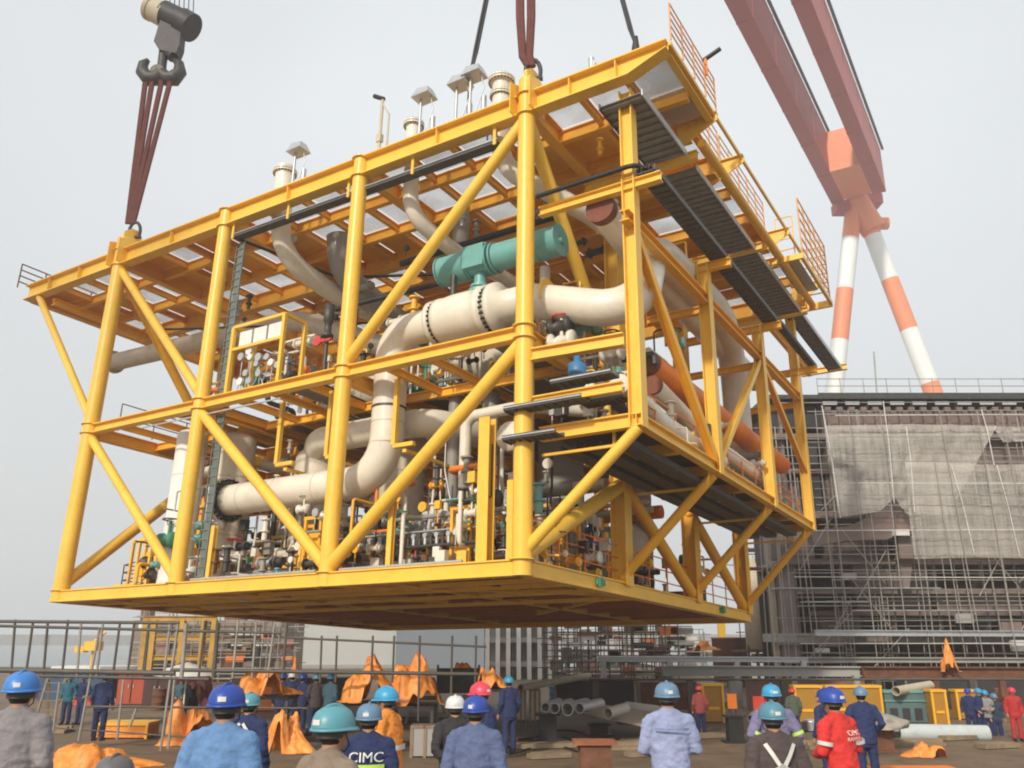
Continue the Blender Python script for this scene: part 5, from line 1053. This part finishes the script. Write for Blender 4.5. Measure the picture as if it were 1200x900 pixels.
    bd.add(vs, [(k, (k+1) % n, n+(k+1) % n, n+k) for k in range(n)], True)
    for s in (-1, 1): bd.tube([(s*.095, lean+.04, cz), (s*.07, lean+.10, cz-.1), (0, lean+.12, cz-.15)], .005, 5)
    o = bd.build('tmp_b', STEEL, fix=False); T['head_band'] = o.data; bpy.data.objects.remove(o)
    TPL[pose] = T; return T
REFL = mat('silver_reflective_tape', (.62, .62, .58), .5); LIME = mat('lime_tape', (.50, .72, .12), .5)
HM = {}
def cmat(c, cloth=True):
    k = (c, cloth)
    if k not in HM: HM[k] = mat(('cloth_%d' if cloth else 'helmet_shell_%d') % len(HM), c,   .85 if cloth else .40, var=.18 if cloth else .05, scale=5 if cloth else 3, dirt=tuple(x*.5 for x in c) if cloth else tuple(x*.8 for x in c), dirt_amt=.5 if cloth else .45, bump=.6 if cloth else 0, bscale=28)
    return HM[k]
def person(u, vtop, wpx, helm, jac, tro, label, pose='down', face=0, extra=None, grp=None, bend=0, skinm=SKIN):
    d = .272*1003/wpx; top_ = W(u, vtop, Y=d); gy = gz(d); h = top_.z-gy; s = h/1.775; s = max(.9, min(1.1, s))
    T = person_template(pose)
    e = empty('person', label, 'person', (top_.x, d, top_.z-1.775*s), R(face), group=grp); e.scale = (s, s, s)
    if bend: e.rotation_euler.x = 0
    for nm, mm in (('body', skinm), ('jacket', jac), ('trousers', tro), ('boots', BLACK), ('hair', HAIR), ('helmet', helm), ('head_band', STEEL)):
        if nm == 'helmet' and helm is None: continue
        if nm == 'head_band' and (wpx < 18 or helm is None): continue
        if nm == 'hair' and wpx < 9: continue
        me = T[nm].copy(); me.materials.clear(); me.materials.append(mm); o = bpy.data.objects.new(nm, me); COL.objects.link(o); o.parent = e
    if wpx > 18 and helm is not None:
        lean = POSES[pose][4]; mb = MB(); rs_ = random.Random(int(u)); a0 = -math.pi/2+rs_.uniform(-.3, .3); hw = rs_.uniform(.16, .3); vs = []; n = 8; cz = 1.628
        for z_, q_ in ((.028, 1.0), (.06, .985)):
            for k in range(n+1): a = a0-hw+2*hw*k/n; vs.append((math.cos(a)*.1255*q_, lean+.022+math.sin(a)*.1515*q_, cz+z_))
        mb.add(vs, [(k, k+1, n+2+k, n+1+k) for k in range(n)], True); mb.build('helmet_sticker', REFL, e, fix=False)
    if extra: extra(e)
    return e
def surf_y(x, z, side=-1):      # outside of the jacket, back (-1) or front (+1)
    a = .205; t = max(0, 1-(x/a)**2); return side*(.139*math.sqrt(t)+.022)
def strip(e, name, pts, w, m_, side=-1, par=None):
    vs = []; pts2 = []
    for (x0, z0), (x1, z1) in zip(pts, pts[1:]):
        for k in range(8): pts2.append((x0+(x1-x0)*k/8, z0+(z1-z0)*k/8))
    pts2.append(pts[-1]); mb = MB()
    for i, (x, z) in enumerate(pts2):
        a = pts2[max(0, i-1)]; b_ = pts2[min(len(pts2)-1, i+1)]; dx, dz = b_[0]-a[0], b_[1]-a[1]; l = math.hypot(dx, dz) or 1; nx_, nz_ = -dz/l*w/2, dx/l*w/2
        taper = -.03*max(0, (z-1.33)/.15)*side
        for s_ in (-1, 1):
            yy = surf_y(x+nx_*s_, z+nz_*s_, side)+taper
            for q_ in (0, .006*side): vs.append((x+nx_*s_, yy+q_, z+nz_*s_))
    n = len(pts2); fs = []
    for i in range(n-1):
        o_ = i*4
        fs += [(o_, o_+4, o_+6, o_+2), (o_+1, o_+3, o_+7, o_+5), (o_, o_+1, o_+5, o_+4), (o_+2, o_+6, o_+7, o_+3)]
    mb.add(vs, fs); return mb.build(name, m_, e)
def text(e, s, x, z, size, m_, sx=1, y=None):
    cu = bpy.data.curves.new('t', 'FONT'); cu.body = s; cu.size = size; cu.align_x = 'CENTER'; cu.extrude = .002; cu.resolution_u = 4
    o = bpy.data.objects.new('t', cu); scene.collection.objects.link(o); dg = bpy.context.evaluated_depsgraph_get(); dg.update(); me = bpy.data.meshes.new_from_object(o.evaluated_get(dg)); bpy.data.objects.remove(o)
    for v in me.vertices:
        X = v.co.x*sx; Z = z+v.co.y; v.co = Vector((x+X, surf_y(x+X, Z)-.024-v.co.z*.5-(0 if Z < 1.33 else -.02), Z))
    me.materials.append(m_); o = bpy.data.objects.new('lettering', me); COL.objects.link(o); o.parent = e; return o
NAVY = cmat((.018, .03, .10)); BH = cmat((.03, .12, .42), False); TH = cmat((.10, .30, .36), False); LB = cmat((.12, .24, .46)); GREYJ = cmat((.23, .21, .22)); TAN = cmat((.24, .185, .14)); DK = cmat((.03, .027, .03)); LIL = cmat((.28, .32, .50)); BRN = cmat((.075, .055, .055)); REDC = cmat((.62, .035, .03)); DUST = cmat((.10, .13, .25)); ORV = cmat((.80, .27, .04)); WH = cmat((.62, .63, .64), False); PK = cmat((.65, .05, .09), False)
BH2 = cmat((.05, .20, .55), False); BH3 = cmat((.02, .06, .33), False); SB = cmat((.04, .30, .52), False); GB = cmat((.12, .22, .34), False)
DT = cmat((.04, .04, .05))
def x_navy_strap(e): strip(e, 'strap', [(.02, 1.42), (.13, 1.28), (.14, 1.0)], .035, REFL); strip(e, 'strap', [(-.02, 1.42), (-.13, 1.28), (-.14, 1.0)], .035, REFL)
def x_cimc(e): text(e, 'CIMC', 0, 1.265, .12, WHITE, 1.12); strip(e, 'reflective_band', [(-.17, 1.215), (.17, 1.215)], .05, LIME)
def x_harness(e):
    for s_ in (-1, 1): strip(e, 'harness_strap', [(s_*.13, 1.42), (s_*.02, 1.24)], .035, REFL); strip(e, 'harness_strap', [(s_*.02, 1.235), (s_*.17, 1.16)], .02, CREAM)
    MB().disc((0, -.165, 1.23), (0, 1, 0), .03, .02, 14).build('harness_ring', GALV, e); strip(e, 'harness_strap', [(0, 1.21), (0, .95)], .03, REFL)
def x_red(e):
    text(e, 'CIMC', .02, 1.30, .07, WHITE, 1.1); text(e, 'RAFFLES', .02, 1.245, .05, REFL, 1.15)
    for s_ in (-1, 1): MB().tube([(s_*.236, -.005, 1.235), (s_*.242, -.002, 1.195)], .081, 18, cap=False).build('sleeve_band', REFL, e)
def x_backtape(e): strip(e, 'reflective_band', [(-.17, 1.33), (.17, 1.33)], .02, cmat((.2, .24, .42)))
def x_lime_cuffs(e):
    for s_ in (-1, 1): MB().tube([(s_*.27, -.045, 1.19), (s_*.285, -.05, 1.15)], .078, 16, cap=False).build('sleeve_band', LIME, e)
person(26, 785, 37, BH2, GREYJ, DT, 'person in a grey jacket and bright blue helmet at the left edge', 'down', 8)
person(265, 800, 41, BH3, LB, LB, 'person in a light blue denim shirt and blue helmet seen from behind', 'down', -5)
person(292, 811, 26, TH, NAVY, NAVY, 'person in navy with white straps half hidden behind the denim shirt', 'down', -10, x_navy_strap)
person(386, 825, 47, TH, TAN, TAN, 'person in a tan jacket and dull teal helmet looking right', 'down', -40)
person(433, 823, 34, GB, NAVY, NAVY, 'person in a navy vest lettered CIMC with a lime band', 'down', 5, x_cimc)
person(459, 804, 27, SB, ORV, DT, 'person in an orange vest and aqua helmet facing left', 'front', 70, lambda e: strip(e, 'reflective_band', [(-.18, 1.12), (.18, 1.12)], .05, REFL))
person(534, 814, 26, WH, DK, DK, 'person in a black jacket and whitish helmet', 'behind', 10)
person(557, 814, 33, BH3, DUST, DUST, 'person in a dusty blue coat and bright blue helmet', 'down', -5)
person(568, 799, 22, PK, cmat((.03, .05, .14)), DT, 'person in dark blue with a pink red helmet facing left', 'front', 60)
person(597, 792, 11, SB, NAVY, NAVY, 'person in dark navy standing left of the pale crates', 'down', 30)
person(782, 798, 30, GB, LIL, LIL, 'person in a lilac blue work shirt and grey blue helmet', 'front', 0, x_backtape)
person(904, 801, 21, SB, cmat((.18, .16, .28)), NAVY, 'person in purple grey with lime cuffs and a sky blue helmet', 'hips', 0, x_lime_cuffs)
person(905, 821, 35, cmat((.08, .22, .30), False), BRN, BRN, 'person in a dark brown jacket with a pale crossed harness', 'down', 0, x_harness)
person(979, 805, 29, BH3, REDC, REDC, 'person in a red coverall with white lettering turned left', 'front', 28, x_red)
person(1008, 804, 15, GB, NAVY, NAVY, 'stooping person in navy before the ochre boxes', 'hips', -10)
person(966, 807, 14, BH3, NAVY, NAVY, 'person in navy half hidden left of the red coverall', 'down', 20)
for u, v, w_, hm, jc, lab, po, fa in ((332, 788, 9, BH3, NAVY, 'leftmost of three navy workers before the pointed tarp', 'down', 0), (343, 787, 9, WH, NAVY, 'middle one of three navy workers before the pointed tarp', 'hips', 10), (355, 789, 9, BH3, NAVY, 'rightmost of three navy workers before the pointed tarp', 'down', -20),
    (372, 789, 9, TH, BRN, 'brown clothed worker left of the peaked tarp', 'front', 30), (388, 789, 9, SB, cmat((.05, .11, .15)), 'teal clothed worker nearest the peaked tarp', 'down', -30), (124, 787, 10, BH3, NAVY, 'dark navy worker in front of the red cabinet', 'down', 0), (84, 790, 8, SB, cmat((.02, .12, .18)), 'teal clothed worker at the blue container', 'down', 180), (100, 790, 8, SB, NAVY, 'navy worker between container and ladder frame', 'hips', 160),
    (1133, 806, 9, BH3, NAVY, 'navy worker leftmost in the group by the narrow ochre box', 'down', 160), (1144, 806, 9, SB, NAVY, 'navy worker with a sky blue helmet in the right group', 'hips', 200), (1152, 808, 9, SB, cmat((.28, .26, .27)), 'grey shirted worker in the right group', 'front', 170), (1163, 812, 9, GB, cmat((.03, .045, .08)), 'dark clothed worker beside the red one at right', 'down', 180), (1184, 805, 9.5, PK, cmat((.45, .03, .035)), 'worker in a full red coverall at the far right', 'down', 170), (928, 806, 9, RED, cmat((.08, .10, .07)), 'small worker in dark olive right of the sky blue helmet', 'down', 0),
    (819, 803, 9, RED, cmat((.25, .05, .04)), 'worker in dull red left of the ochre box', 'down', 0), (216, 790, 9, BH3, cmat((.05, .12, .16)), 'worker in teal grey under the parasol', 'front', 180)):
    person(u, v, w_, hm, jc, jc if 'coverall' in lab else NAVY, lab, po, fa, grp='workers in the background')
p = W(132, 884, Y=5.6); T = person_template('down'); person(133, 884, 50, cmat((.12, .115, .12), False), cmat((.15, .15, .16)), DT, 'person in a grey cap whose head shows at the bottom left', 'down', 0)

# ------------------------------------------------------------------ haze
hz = MB().b2((-520, -60, -5.0), (520, 700, 120)); o = hz.build('haze', mat('haze_air', (.5, .5, .5)))
hm_ = bpy.data.materials['haze_air']; n = hm_.node_tree; n.nodes.clear(); ou = n.nodes.new('ShaderNodeOutputMaterial'); pv = n.nodes.new('ShaderNodeVolumePrincipled')
pv.inputs['Color'].default_value = (.93, .94, .95, 1); pv.inputs['Density'].default_value = .0012; pv.inputs['Anisotropy'].default_value = .2
n.links.new(pv.outputs[0], ou.inputs['Volume']); tag(o, kind='stuff')
